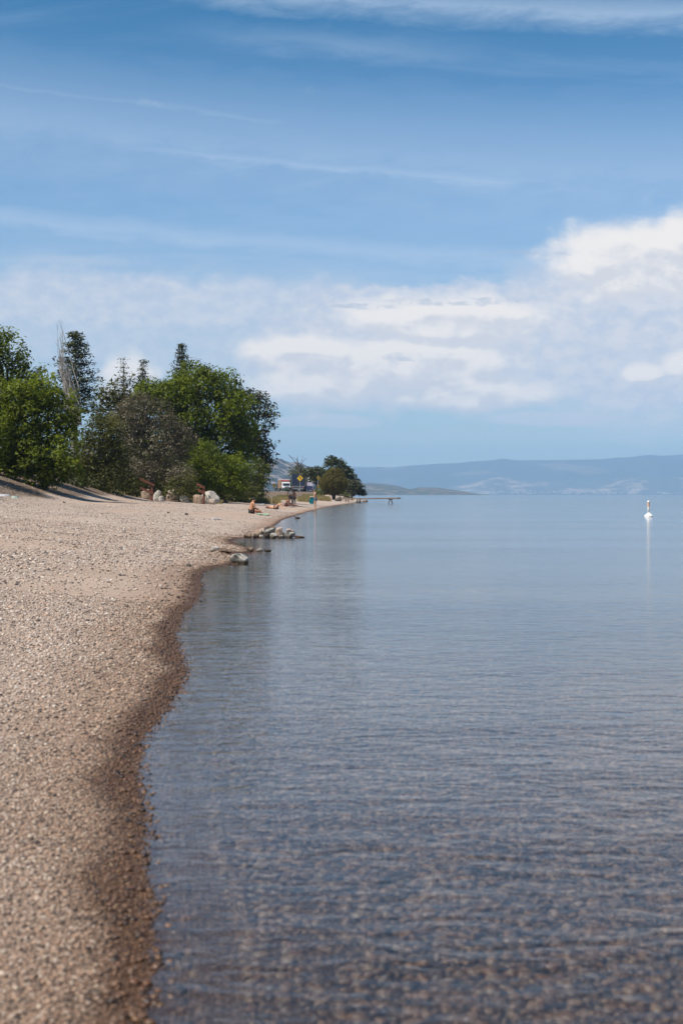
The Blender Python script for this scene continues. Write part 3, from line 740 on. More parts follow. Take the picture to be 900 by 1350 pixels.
tree('olive_tree', 205, 108, 657, 516, [(190, 545, 36, 28), (222, 570, 34, 24), (170, 560, 26, 28), (240, 580, 20, 18), (205, 600, 44, 28)], L_GREY,
     'grey brown silvery leaved tree with domed crown in front of the broad green one', 204, 0.11, 5.6, 18, 0.24, 0.3, trunk_r=0.18, lump=0.3)
tree('olive_tree', 238, 104, 657, 612, [(240, 625, 19, 13), (232, 635, 16, 12)], L_GREY, 'small grey leaved bush above the pale boulder pair', 205, 0.10, 7.0, 14, 0.2, 0.25, trunk_r=0.06, cat='bush')
tree('shrub', 236, 102, 657, 630, [(238, 645, 20, 14), (247, 640, 14, 15)], L_OLIVE, 'low dark green shrub between the tan boulder and the white boulder', 206, 0.11, 6.0, 14, 0.22, 0.2, trunk_r=0.05, cat='bush')
tree('shrub', 182, 106, 657, 606, [(180, 622, 24, 15), (168, 612, 18, 12), (195, 618, 14, 12)], L_GREY, 'grey twiggy shrub leaning over the red brown handrail', 207, 0.10, 5.0, 14, 0.25, 0.35, trunk_r=0.06, cat='bush')
tree('shrub', 176, 106, 657, 620, [(172, 638, 24, 16), (160, 640, 16, 12)], L_OLIVE, 'dark green shrub hanging low left of the red brown handrail', 208, 0.11, 5.0, 14, 0.25, 0.2, trunk_r=0.05, cat='bush')
tree('broadleaf_tree', 200, 112, 657, 590, [(205, 620, 24, 30), (225, 632, 12, 20), (188, 600, 30, 22)], L_OLIVE, 'dark shaded tree in the hollow behind the red brown handrail', 209, 0.13, 4.0, 14, 0.3, 0.2, trunk_r=0.08)
tree('shrub', 300, 112, 657, 595, [(290, 622, 32, 26), (265, 620, 22, 24), (312, 628, 22, 26), (285, 642, 34, 14), (270, 600, 24, 20)], L_BRIGHT, 'wide bright green shrub behind the big white boulder', 210, 0.13, 4.4, 16, 0.24, 0.2, trunk_r=0.07, cat='bush', lump=0.38)
tree('shrub', 338, 135, 657, 603, [(340, 625, 14, 20), (334, 640, 18, 16), (347, 640, 9, 15)], L_MIDYEL, 'upright yellow green shrub right behind the white sign post', 211, 0.15, 3.6, 15, 0.32, 0.25, trunk_r=0.06, cat='bush')
tree('broadleaf_tree', 135, 96, 656, 540, [(135, 568, 28, 24), (122, 595, 30, 28), (152, 600, 20, 32), (140, 630, 34, 26), (112, 630, 26, 24)], L_OLIVE,
     'dull olive round topped tree between bright green tree and silvery tree', 212, 0.12, 5.4, 18, 0.3, 0.08, trunk_r=0.13)
tree('broadleaf_tree', 27, 84, 633, 428, [(-8, 462, 34, 34), (14, 468, 24, 28), (-15, 505, 52, 42), (30, 505, 34, 26), (42, 520, 26, 22), (-20, 560, 55, 45), (10, 590, 50, 40), (-30, 610, 40, 30)], L_GREEN,
     'tall green tree cut by the left edge of the photo', 213, 0.13, 4.2, 18, 0.26, 0.3, trunk_r=0.2, lump=0.38)
tree('broadleaf_tree', 60, 78, 640, 492, [(46, 516, 30, 22), (24, 530, 34, 26), (66, 530, 26, 22), (84, 545, 24, 22), (45, 560, 38, 30), (88, 575, 20, 26), (62, 600, 44, 30), (20, 575, 40, 36), (30, 608, 38, 22), (78, 622, 30, 18), (5, 602, 34, 22), (55, 628, 22, 12)], L_BRIGHT,
     'spreading bright green tree whose low crown shades the bank at left', 214, 0.135, 4.6, 18, 0.24, 0.25, trunk_r=0.13, lump=0.40)
# off-frame neighbour that throws the shade on the bank
tree('broadleaf_tree', -110, 71, 640, 440, [(-110, 500, 70, 50), (-60, 545, 48, 34), (-170, 560, 60, 50), (-90, 470, 40, 34)], L_GREEN,
     'green tree standing outside the left edge beside the bank', 215, 0.16, 2.4, 14, 0.4, 0.25, trunk_r=0.2)
tree('shrub', 92, 90, 650, 625, [(95, 640, 20, 12), (112, 645, 16, 9)], L_DARK, 'very dark low shrub in the shade under the bright green tree', 216, 0.11, 5.0, 14, 0.25, 0.2, trunk_r=0.05, cat='bush')

def undergrowth():
    rg = np.random.RandomState(91); n = 4200; u = rg.uniform(-160, 335, n); D = rg.uniform(118, 150, n); x = (u - 450) / F * D
    z0 = height(x, D, signed_d(x, D)); top = 3.2 + 1.3 * snoise(np.stack([x, D], 1), 92, 0.5, 3)
    top = top * (1 - 0.55 * sst(u, 290, 335)); z = z0 + top * rg.uniform(0.02, 1, n) ** 0.8
    C = np.stack([x, D, z], 1); tn = np.clip(0.4 + 0.3 * snoise(C, 93, 1.0, 3), 0, 1)
    V, Fq, t = leaves(C, tn, 0.19, 17, 0.5, 94, 0.8); me = npmesh('undergrowth', V, Fq); fattr(me, 'tone', t)
    tag(obj('undergrowth', me, L_OLIVE), 'dark tangled undergrowth filling the floor of the wood', 'undergrowth', kind='stuff')
undergrowth()

# trees by the road and on the point
tree('broadleaf_tree', 392, 380, 648, 611, [(392, 622, 9, 9), (388, 634, 8, 12), (400, 628, 8, 10)], L_OLIVE, 'olive tree behind the dark truck, next to the dead snag', 220, 0.4, 0.9, 14, 0.8, 0.3, lump=0.3)
tree('shrub', 366, 420, 648, 638, [(367, 643, 6, 5), (375, 641, 5, 5), (380, 643, 7, 6)], L_DARK2, 'dark roadside bushes behind the white truck', 221, 0.35, 1.0, 12, 0.7, 0.2, trunk_r=0.05, cat='bush')
def snag():
    D = 366; x0 = X(396, D); z0 = gz(x0, D); k = D / F
    root = empty('dead_tree', (x0, D, z0), 'leafless dead tree forking above the dark truck', 'tree'); mb = MB(); rg = random.Random(3)
    def w(u, v): return Vector((X(u, D) - x0, rg.uniform(-.5, .5), Z(v, D) - z0))
    mb.tube([(0, 0, -.3), w(396, 630), w(394, 618), w(391.5, 604)], [0.35, 0.3, 0.22, 0.08], 7)
    for a, b, r in [((393.5, 614), (380, 600), .1), ((392.5, 609), (386, 602), .07), ((396, 622), (397.5, 606), .12), ((397, 612), (403, 604), .07), ((396.5, 618), (404, 612), .07), ((392, 607), (393, 598), .05), ((397.5, 608), (399, 600), .05),
                    ((387, 605), (381, 603), .04), ((385, 603.5), (379, 598), .04), ((400, 608), (405, 603), .04)]:
        mb.tube(branch_pts(w(*a), w(*b), rg, 0.05, 4), [r, r * .7, r * .5, r * .2], 5)
    mb.build('trunk', BARK, root)
snag()
tree('pine_tree', 418, 300, 650, 614, [(410, 622, 9, 5), (418, 619, 8, 4), (425, 623, 8, 5), (414, 630, 10, 6), (424, 634, 9, 8), (405, 625, 5, 3)], L_DARK, 'flat layered dark pine left of the bronze willow', 222, 0.3, 2.2, 14, 0.5, 0.4, lump=0.4, flat=0.4, bark=BARK_DARK)
tree('pine_tree', 446, 285, 656, 602, [(436, 606, 8, 4), (444, 609, 10, 5), (434, 612, 7, 3), (452, 617, 9, 4), (445, 624, 14, 8), (458, 627, 8, 4), (462, 634, 9, 6), (448, 636, 14, 9), (459, 621, 5, 3)], L_DARK, 'tallest layered dark pine rising behind the bronze willow', 223, 0.3, 2.2, 14, 0.5, 0.35, lump=0.4, flat=0.4, bark=BARK_DARK)
tree('broadleaf_tree', 464, 262, 657, 632, [(465, 642, 12, 8), (472, 645, 8, 6), (460, 648, 8, 7), (476, 649, 4, 3)], L_DARK2, 'low rounded dark green tree at the tip of the point', 224, 0.25, 2.6, 14, 0.4, 0.2)
def willow():
    D = 235; x0 = X(440, D); z0 = gz(x0, D) - .05; k = D / F
    root = empty('willow_tree', (x0, D, z0), 'bushy bronze green willow with upswept twigs on the gravel point', 'tree'); rg = random.Random(9)
    mb = MB(); C = []; Tn = []
    for s in range(7): mb.tube([(rg.uniform(-.3, .3), rg.uniform(-.3, .3), -.1), (rg.uniform(-.6, .6), rg.uniform(-.5, .5), 1.2), (rg.uniform(-1, 1), rg.uniform(-1, 1), 2.2)], [.12, .09, .05], 5)
    for i in range(520):
        a = rg.uniform(0, 6.28); sp = rg.random() ** 0.6
        tipr = 2.25 * sp; zt = 5.2 * (1 - 0.42 * sp ** 2.2) * rg.uniform(0.72, 1.05)
        b = Vector((math.cos(a) * tipr * .35, math.sin(a) * tipr * .35, rg.uniform(.7, 1.6))); t = Vector((math.cos(a) * tipr, math.sin(a) * tipr, zt))
        mb.tube([b, b.lerp(t, .5) + Vector((math.cos(a), math.sin(a), 0)) * .3, t], [.022, .014, .005], 3)
        tn = rg.uniform(.2, .9)
        for q in range(9):
            g = .2 + .8 * q / 8; p = b.lerp(t, g) + Vector((math.cos(a), math.sin(a), 0)) * .3 * math.sin(g * 3.14)
            C.append(tuple(p)); Tn.append(tn)
    V, Fq, t = leaves(np.array(C), np.array(Tn), 0.13, 9, 0.17, 77, 1.3, 0.1)
    me = npmesh('crown', V, Fq); fattr(me, 'tone', t); obj('crown', me, L_WILLOW, root); mb.build('trunk', BARK_DARK, root)
willow()
tree('shrub', 427, 245, 654, 638, [(428, 645, 7, 6), (421, 649, 6, 4)], L_MIDYEL, 'small yellow green bush at the left foot of the bronze willow', 225, 0.2, 3.0, 12, 0.35, 0.2, trunk_r=0.04, cat='bush')
tree('shrub', 456, 240, 658, 645, [(455, 652, 7, 4)], L_MIDYEL, 'low yellowish bush between the bronze willow and the dark rounded tree', 226, 0.2, 3.0, 12, 0.35, 0.2, trunk_r=0.04, cat='bush')

def grass_stuff():
    rg = np.random.RandomState(44); V = []; Fq = []; Tn = []; n = 0
    patches = [(341, 354, 130, 150, 700, .42), (352, 368, 132, 150, 500, .3), (360, 378, 175, 205, 400, .35), (366, 382, 225, 250, 300, .5), (394, 412, 170, 230, 1400, .4), (400, 425, 230, 275, 1500, .6), (420, 434, 200, 250, 700, .5),
               (150, 300, 112, 122, 700, .16), (90, 160, 96, 104, 300, .18), (225, 290, 105, 112, 260, .16), (298, 345, 128, 140, 900, .35), (330, 352, 128, 136, 600, .5)]
    for u0, u1, d0, d1, cnt, h in patches:
        D = rg.uniform(d0, d1, cnt); uu = rg.uniform(u0, u1, cnt); x = (uu - 450) / F * D
        XY = np.stack([x, D], 1); keep = snoise(XY, int(u0), 0.8, 2) > -0.25
        x, D = x[keep], D[keep]; z = height(x, D, signed_d(x, D))
        for i in range(len(x)):
            tn = rg.uniform(.1, 1)
            for b in range(9):
                a = rg.uniform(0, 6.28); hh = h * rg.uniform(.5, 1.2); l = rg.uniform(.05, .5) * hh
                bx, by = x[i] + rg.normal(0, .14), D[i] + rg.normal(0, .14); dx, dy = math.cos(a) * .03, math.sin(a) * .03
                ex, ey = math.cos(a + 1.5) * l, math.sin(a + 1.5) * l
                V += [(bx - dx, by - dy, z[i] - .02), (bx + dx, by + dy, z[i] - .02), (bx + ex, by + ey, z[i] + hh)]; Fq.append((n, n + 1, n + 2)); n += 3
                Tn += [tn] * 3
    me = npmesh('grass', V, Fq); fattr(me, 'tone', Tn)
    tag(obj('grass', me, L_GRASS), 'dry yellow green grass tufts between the beach and the road', 'grass', kind='stuff')
grass_stuff()

# ------------------------------------------------------------------ road
def road():
    pts = [(-110, 345), (-60, 335), (-30, 329), (-14, 325), (-5, 330), (-4, 342), (-10, 365), (-30, 430), (-80, 620)]
    n = 50; P = []
    arr = np.array(pts, float)
    tt = np.linspace(0, len(pts) - 1, n)
    xs = np.interp(tt, range(len(pts)), arr[:, 0]); ys = np.interp(tt, range(len(pts)), arr[:, 1])
    for _ in range(3):
        xs[1:-1] = (xs[:-2] + xs[1:-1] * 2 + xs[2:]) / 4; ys[1:-1] = (ys[:-2] + ys[1:-1] * 2 + ys[2:]) / 4
    dx = np.gradient(xs); dy = np.gradient(ys); L = np.hypot(dx, dy); nx, ny = -dy / L, dx / L
    def strip(o0, o1, lift, name, mat, parent=None, kind=None):
        V = []; Fc = []
        for i in range(n):
            zc = gz(xs[i], ys[i]) + lift
            V += [(xs[i] + nx[i] * o0, ys[i] + ny[i] * o0, zc), (xs[i] + nx[i] * o1, ys[i] + ny[i] * o1, zc), ]
        for i in range(n - 1): Fc.append((2 * i, 2 * i + 1, 2 * i + 3, 2 * i + 2))
        me = bpy.data.meshes.new(name); me.from_pydata(V, [], Fc); me.update(); o = obj(name, me, mat, parent)
        if kind: tag(o, kind=kind)
        return o
    r = strip(-5.5, 5.5, 0.16, 'road', pmat('worn asphalt', (0.17, 0.155, 0.15), 0.9, 0.15, 1.5), kind='structure')
    strip(-0.22, -0.08, 0.168, 'centre_line', pmat('yellow line paint', (0.6, 0.42, 0.06), 0.7), r)
    strip(-4.2, -4.06, 0.168, 'edge_line', pmat('white line paint', (0.7, 0.7, 0.68), 0.7), r)
road()

# ------------------------------------------------------------------ vehicles
WHITE = pmat('white paint', (0.74, 0.74, 0.72), 0.4, 0.05); NAVY = pmat('navy paint', (0.012, 0.022, 0.05), 0.45, 0.1); TYRE = pmat('tyre rubber', (0.02, 0.02, 0.02), 0.85, 0.1)
GLASS = pmat('dark window glass', (0.02, 0.03, 0.04), 0.08, 0.05); TAN = pmat('tan panel', (0.30, 0.18, 0.10), 0.7, 0.1); GREYM = pmat('grey metal', (0.22, 0.22, 0.22), 0.5, 0.15, metal=0.3)
STEEL = pmat('galvanised steel', (0.42, 0.42, 0.42), 0.5, 0.1, metal=0.4); REDP = pmat('dark red paint', (0.16, 0.03, 0.03), 0.6, 0.1); PINK = pmat('red stripe paint', (0.62, 0.10, 0.12), 0.5, 0.1)
GREENP = pmat('green paint', (0.05, 0.11, 0.07), 0.5, 0.1); CHARC = pmat('charcoal tarp', (0.022, 0.025, 0.034), 0.6, 0.25, 1.2); LAMPM = pmat('headlamp glass', (0.85, 0.85, 0.8), 0.15, 0.02)

def wheel(x, y, r, w, parent):
    mb = MB(); mb.lathe([(r * .55, -w / 2), (r, -w / 2 + .03), (r, w / 2 - .03), (r * .55, w / 2)], n=18)
    o = mb.build('wheel', TYRE, parent, smooth=False, loc=(x, y, r)); o.rotation_euler = (0, math.pi / 2, 0)
    h = MB(); h.lathe([(r * .5, -w / 2 - .01), (r * .3, -w / 2 - .04), (r * .3, w / 2 + .04), (r * .5, w / 2 + .01)], n=12); h.build('rim', STEEL, o)

def truck_white():
    D = 352; u = 377.2; x = X(u, D); t = empty('truck', (x, D, gz(x, D) + 0.17), 'white cabbed truck with tan box side and red stripe on its roof edge', 'truck', rz=R(10))
    # local -y is the front; width along x
    MB().box((0, -0.55, 0.72), (2.1, 1.5, 0.55)).box((0, -1.25, 0.98), (1.5, 0.75, 0.3)).build('hood', WHITE, t, bevel=.06)
    MB().add([(-1.05, -.2, 1.0), (1.05, -.2, 1.0), (1.05, 1.2, 1.0), (-1.05, 1.2, 1.0), (-.95, .15, 2.2), (.95, .15, 2.2), (.95, 1.2, 2.25), (-.95, 1.2, 2.25)], [(0, 1, 5, 4), (1, 2, 6, 5), (2, 3, 7, 6), (3, 0, 4, 7), (4, 5, 6, 7), (3, 2, 1, 0)]).build('cab', WHITE, t, bevel=.05)
    MB().box((0, -.08, 1.62), (1.66, .04, .62), Matrix.Rotation(R(-16), 3, 'X')).build('windscreen', GLASS, t)
    for s in (-1, 1): MB().box((s * 1.0, .62, 1.65), (.06, .75, .5)).build('side_window', GLASS, t)
    MB().box((0, -1.66, .92), (1.0, .06, .42)).build('grille', GREYM, t)
    for s in (-1, 1): MB().lathe([(.14, 0), (.16, .05), (.1, .08)], n=12).build('headlight', LAMPM, t, loc=(s * .72, -1.32, .92)).rotation_euler = (R(90), 0, 0)
    MB().box((0, -1.72, .5), (2.2, .16, .26)).build('bumper', GREENP, t, bevel=.03)
    MB().box((0, -.95, .62), (2.25, 1.0, .18)).build('fender', GREENP, t, bevel=.03)
    b = MB().box((0, 4.1, 1.75), (2.3, 5.6, 2.1)).build('cargo_box', TAN, t, bevel=.03)
    MB().box((0, 4.1, 2.86), (2.36, 5.66, .12)).build('roof_rail', WHITE, b)
    MB().box((0, 1.26, 2.66), (2.1, .06, .26)).build('red_stripe', PINK, b)
    MB().box((0, 4.1, .62), (1.0, 5.8, .2)).build('frame', GREYM, t)
    for s in (-1, 1):
        for y in (-.75, 4.9, 5.9): wheel(s * .95, y, .46, .28, t)
        MB().box((s * 1.3, .1, 1.7), (.08, .12, .4)).build('mirror', GREYM, t)
truck_white()

def truck_dark():
    D = 312; x = X(393, D); t = empty('truck', (x, D, gz(x, D) + 0.17), 'large dark navy covered truck seen from its tail with a pale bumper rail', 'truck', rz=R(-2.6))
    MB().box((0, 4.5, 2.35), (2.75, 9, 2.75)).build('cargo_box', CHARC, t, bevel=.04)
    d = MB().box((-.67, -.03, 2.35), (1.24, .05, 2.6)).build('rear_door', NAVY, t); MB().box((.55, -.05, 0), (.04, .05, 2.2)).build('lock_bar', GREYM, d, loc=(-.67, -.03, 2.35))
    MB().box((.67, -.03, 2.35), (1.24, .05, 2.6)).build('rear_door', NAVY, t)
    MB().box((0, -.06, .98), (2.75, .12, .1)).build('rail', STEEL, t)
    MB().box((0, .1, .62), (2.4, .1, .5)).build('skirt', GREYM, t)
    MB().box((0, -.05, .42), (2.2, .1, .12)).build('bumper', STEEL, t)
    MB().box((1.39, 5.0, 2.5), (.04, 6.5, 2.3)).build('side_panel', REDP, t)
    for s in (-1, 1):
        MB().box((s * 1.05, .22, .45), (.55, .04, .7)).build('mudflap', TYRE, t)
        for y in (.9, 2.1, 7.4): wheel(s * 1.02, y, .5, .5, t)
        MB().box((s * 1.15, -.08, .72), (.22, .06, .12)).build('tail_light', PINK, t)
    MB().box((0, 10.2, 1.7), (2.4, 1.8, 2.4)).build('cab', REDP, t, bevel=.1)
truck_dark()

def truck_mixed():
    m, T, out = mat_new('printed side graphic')
    b = T.new('ShaderNodeBsdfPrincipled'); b.inputs['Roughness'].default_value = .45
    g = T.new('ShaderNodeTexCoord').outputs['Object']; x_, y_, z_ = T.xyz(g)
    n = T.noise(g, 2.3, 4, .6)
    mid = T.ramp(n, [(.40, (.62, .62, .66)), (.48, (.30, .33, .42)), (.55, (.55, .18, .18)), (.62, (.6, .6, .62))], 'CONSTANT')
    zz = T.m('ADD', z_, T.m('MULTIPLY', n, .5))
    c = T.mix(T.step(zz, 2.3, 2.45), mid, (.78, .78, .77)); c = T.mix(T.step(zz, 1.45, 1.6), (.015, .028, .08), c)
    T.put(b.inputs['Base Color'], c); T.l.new(b.outputs[0], out.inputs[0])
    D = 334; x = X(412.4, D) - 0.86; t = empty('truck', (x, D, gz(x, D) + 0.17), 'narrow looking truck with white top, blotchy red grey middle and navy base', 'truck', rz=R(-6))
    MB().box((-.3, 3.5, 2.05), (2.3, 7, 3.1)).build('cargo_box', m, t, bevel=.03)
    MB().box((.88, -.02, 2.05), (.07, .08, 3.15)).build('corner_post', STEEL, t)
    MB().box((-.3, -.06, .42), (2.3, .14, .2)).build('bumper', NAVY, t)
    MB().box((-.3, 7.9, 1.5), (2.1, 1.6, 2.0)).build('cab', NAVY, t, bevel=.1)
    for s in (-1, 1):
        for y in (1.2, 7.6): wheel(-.3 + s * .95, y, .46, .3, t)
        MB().box((-.3 + s * .95, -.1, .62), (.2, .05, .12)).build('tail_light', PINK, t)
truck_mixed()

# ------------------------------------------------------------------ signs
YEL = pmat('yellow sign sheeting', (0.80, 0.48, 0.02), 0.4, 0.04); BLK = pmat('black sign print', (0.012, 0.012, 0.012), 0.5, 0.02)
def diamond_sign(u, v, D, half, label, arrow='curve', plate=False, rz=0.0, post_to=None):
    x = X(u, D); z0 = gz(x, D); zc = Z(v, D) - z0
    s = empty('road_sign', (x, D, z0), label, 'road sign', rz=rz)
    MB().box((0, .04, zc / 2), (.09, .07, zc + half * .6)).build('post', STEEL, s)
    h = half
    MB().prism([(0, -h), (h, 0), (0, h), (-h, 0)], -.015, .015).build('sign_board', BLK, s, loc=(0, -.03, zc))
    q = h * .93; b = MB().prism([(0, -q), (q, 0), (0, q), (-q, 0)], -.006, .006).build('sign_face', YEL, s, loc=(0, -.053, zc))
    a = MB(); w = h * .11
    if arrow == 'curve':   # rises, then bends to the upper left, ending in an arrow head
        pts = [(.18, -.42), (.18, -.05), (.10, .14), (-.12, .24)]
        for (x0, y0), (x1, y1) in zip(pts[:-1], pts[1:]):
            dx, dy = x1 - x0, y1 - y0; L = math.hypot(dx, dy); nx, ny = -dy / L * .105, dx / L * .105; ex, ey = dx / L * .04, dy / L * .04
            a.prism([((x0 - nx - ex) * h, (y0 - ny - ey) * h), ((x1 - nx + ex) * h, (y1 - ny + ey) * h), ((x1 + nx + ex) * h, (y1 + ny + ey) * h), ((x0 + nx - ex) * h, (y0 + ny - ey) * h)], -.004, .004)
        a.prism([(-.08 * h, .02 * h), (-.02 * h, .46 * h), (-.42 * h, .34 * h)], -.0045, .0045)
    a.build('arrow', BLK, s, loc=(0, -.066, zc))
    if plate:
        pz = Z(641.5, D) - z0
        pb = MB().box((0, -.03, pz), (h * 1.1, .03, h * 1.0)).build('plate', YEL, s)
        MB().box((0, -.05, pz), (h * .5, .006, h * .35)).build('plate_print', BLK, pb)
    return s
diamond_sign(395.5, 630.5, 285, .66, 'yellow diamond warning sign with black left curve arrow before the dark truck')
diamond_sign(419.3, 630, 262, .5, 'yellow diamond warning sign with a small yellow plate beneath, left of the willow', plate=True, rz=R(48))
diamond_sign(361, 640, 300, .46, 'small yellow road sign farthest left, beside the wood edge', plate=False, rz=R(35))
def white_sign():
    D = 150; x = X(323.5, D); z0 = gz(x, D); s = empty('notice_sign', (x, D, z0), 'white rectangular notice on a thin grey post at the edge of the shrubs', 'sign')
    H = Z(639, D) - z0
    MB().box((0, .03, H / 2 - .1), (.05, .05, H)).build('post', STEEL, s)
    f = MB().box((0, -.01, Z(642.5, D) - z0), (.36, .03, .52)).build('sign_board', pmat('weathered white sheet', (.62, .64, .66), .5, .08), s)
    mb = MB()
    for i in range(4): mb.box((0, -.028, Z(642.5, D) - z0 + .15 - i * .09), (.24 - .04 * (i % 2), .004, .03))
    mb.build('print_line', pmat('faded grey print', (.34, .36, .38), .6, .05), f)
white_sign()
def small_tag_sign():
    D = 262; x = X(424.5, D); z0 = gz(x, D); s = empty('notice_sign', (x, D, z0), 'tiny grey sign on a thin post against the left side of the willow', 'sign'); H = Z(633, D) - z0
    MB().box((0, .03, H / 2), (.05, .05, H)).build('post', STEEL, s); MB().box((0, 0, H - .2), (.55, .03, .4)).build('sign_board', pmat('pale grey sheet', (.42, .36, .32), .6), s)
small_tag_sign()
def stake():
    D = 132; x = X(358.3, D); z0 = gz(x, D); s = MB().box((0, 0, .3), (.06, .06, .75)).build('stake', pmat('pale wood stake', (.5, .42, .3), .8), loc=(x, D, z0))
    tag(s, 'short pale wooden stake standing in the dry grass behind the sunbather', 'stake')
stake()

# ------------------------------------------------------------------ pier, buoy, rails
WOOD = pmat('weathered grey brown timber', (0.27, 0.205, 0.155), 0.85, 0.2, 3, bump=.3); WOODD = pmat('dark wet timber', (0.11, 0.085, 0.065), 0.8, 0.2, 4); REDW = pmat('red brown stained timber', (0.15, 0.045, 0.02), 0.75, 0.2, 5)
def pier():
    D = 196.0; x1 = X(525, D); x0 = X(452, 214); y0 = 214.0
    p = empty('wooden_pier', (x0, y0, 0), 'narrow weathered wooden pier reaching from the gravel point over the lake on a trestle', 'pier')
    d = Vector((x1 - x0, D - y0, 0)); L = d.length; d.normalize(); p.rotation_euler = (0, 0, math.atan2(d.y, d.x))
    za, zb = 0.66, 0.80
    def zz(t): return za + (zb - za) * t
    n = 80; me = None
    m = MB().box((0, 0, 0), (L / n - .02, .62, .045)); first = m.build('plank', WOOD, p); me = first.data
    for i in range(n):
        o = first if i == 0 else obj('plank', me, None, p)
        t = (i + .5) / n; o.location = (t * L, 0, zz(t) + rnd.uniform(-.006, .006)); o.rotation_euler = (0, -math.atan2(zb - za, L), rnd.uniform(-.01, .01))
    for s in (-1, 1):
        MB().tube([(0.0, s * .24, za - .09), (L, s * .24, zb - .09)], .065, 6).build('beam', WOOD, p)
    MB().box((L + .04, 0, zb - .06), (.08, .66, .2)).build('end_board', WOOD, p)
    tx = L - 2.6
    MB().tube([(tx, -.3, zb - .2), (tx, .3, zb - .2)], .07, 6).build('crossbeam', WOODD, p)
    for s in (-1, 1):
        for q in (-1, 1):
            MB().tube([(tx + q * .05, s * .05, zb - .12), (tx + q * .08, s * .46, -.4)], .045, 7).build('leg', WOODD, p)
    for t in (.08, .3):
        for s in (-1, 1): MB().tube([(L * t, s * .22, zz(t) - .1), (L * t, s * .22, -.8)], .07, 6).build('leg', WOODD, p)
pier()
def buoy():
    D = 81.0; b = empty('marker_buoy', (X(854.5, D), D, 0), 'small white marker buoy with orange brown top floating on the open lake', 'buoy')
    W = pmat('white buoy plastic', (0.80, 0.79, 0.76), 0.4, 0.05, 8); O = pmat('faded orange band', (0.70, 0.46, 0.32), 0.5, 0.15, 12)
    b.rotation_euler = (R(1), R(-1.5), 0)
    MB().lathe([(.16, -.12), (.24, -.04), (.255, .02), (.255, .055), (.20, .10), (.10, .17), (.075, .22)], n=28).build('float', W, b, smooth=True)
    MB().lathe([(.07, .2), (.065, .5), (.068, .56)], n=18).build('pole', W, b, smooth=True)
    MB().lathe([(.08, .56), (.085, .58), (.08, .60)], n=18).build('lower_band', O, b); MB().lathe([(.072, .60), (.072, .72), (.075, .80)], n=18).build('upper_band', O, b)
    MB().lathe([(.076, .80), (.07, .86), (.04, .90), (.01, .91)], n=18).build('cap', W, b, smooth=True)
buoy()
def handrail(label, D, posts, rails):
    u, v0, v1 = posts[0]; x = X(u, D); z0 = gz(x, D); h = empty('handrail', (x, D, z0), label, 'handrail')
    for pu, pv0, pv1 in posts: 
        zt = Z(pv0, D) - z0; zb = min(Z(pv1, D) - z0, -0.0) - .15
        MB().box((X(pu, D) - x, 0, (zt + zb) / 2), (.16, .14, zt - zb)).build('post', REDW, h, bevel=.01)
    for (a, b, c, d) in rails:
        p = Vector((X(a, D) - x, -.1, Z(b, D) - z0)); q = Vector((X(c, D) - x, -.1, Z(d, D) - z0)); m = (p + q) / 2; L = (q - p).length
        MB().box(tuple(m), (L, .06, .16), Matrix.Rotation(-math.atan2(q.z - p.z, q.x - p.x), 3, 'Y')).build('rail', REDW, h, bevel=.008)
handrail('red brown timber handrail sloping left of the tan boulders', 100, [(200.5, 638, 654)], [(185, 631.5, 204, 640), (185, 643, 203, 651)])
handrail('short red brown rail end beside the big white boulder', 100, [(269, 643, 656)], [(259.5, 637.5, 270, 643.5), (261, 645, 270, 651)])

# ------------------------------------------------------------------ rocks
def rock_mat(name, c, c2, lichen=0.0, wet=True):
    m, T, out = mat_new(name); b = T.new('ShaderNodeBsdfPrincipled'); b.inputs['Roughness'].default_value = .85
    g = T.new('ShaderNodeNewGeometry').outputs['Position']
    o = T.new('ShaderNodeTexCoord').outputs['Object']
    n = T.noise(o, 7, 7, .65, .6); n2 = T.noise(g, 40, 4, .6)
    k = T.mix(T.step(n, .35, .62), c2, c); k = T.mix(.4, k, T.ramp(n2, [(.3, (.7, .7, .7)), (.7, (1.25, 1.25, 1.25))]), 'MULTIPLY')
    if wet:
        z = T.xyz(g)[2]; w = T.m('SUBTRACT', 1.0, T.step(T.m('ADD', z, T.m('MULTIPLY', n, -.04)), .01, .055)); k = T.mix(w, k, T.mix(1.0, k, (.3, .24, .18), 'MULTIPLY'))
    T.put(b.inputs['Base Color'], k)
    bp = T.new('ShaderNodeBump'); bp.inputs['Strength'].default_value = .5; bp.inputs['Distance'].default_value = .02
    T.put(bp.inputs['Height'], n); T.put(b.inputs['Normal'], bp.outputs[0]); T.l.new(b.outputs[0], out.inputs[0]); return m
RK = {'tan': rock_mat('tan rock', (.37, .27, .19), (.18, .125, .09)), 'white': rock_mat('pale rock', (.54, .49, .42), (.27, .23, .19)), 'pink': rock_mat('pinkish rock', (.47, .37, .30), (.27, .20, .16)),
      'dark': rock_mat('dark rock', (.11, .085, .065), (.045, .036, .03)), 'grey': rock_mat('grey rock', (.40, .37, .32), (.16, .145, .125)), 'brown': rock_mat('brown rock', (.25, .16, .10), (.10, .07, .045)),
      'mottled': rock_mat('mottled grey boulder', (.44, .41, .35), (.07, .066, .058))}
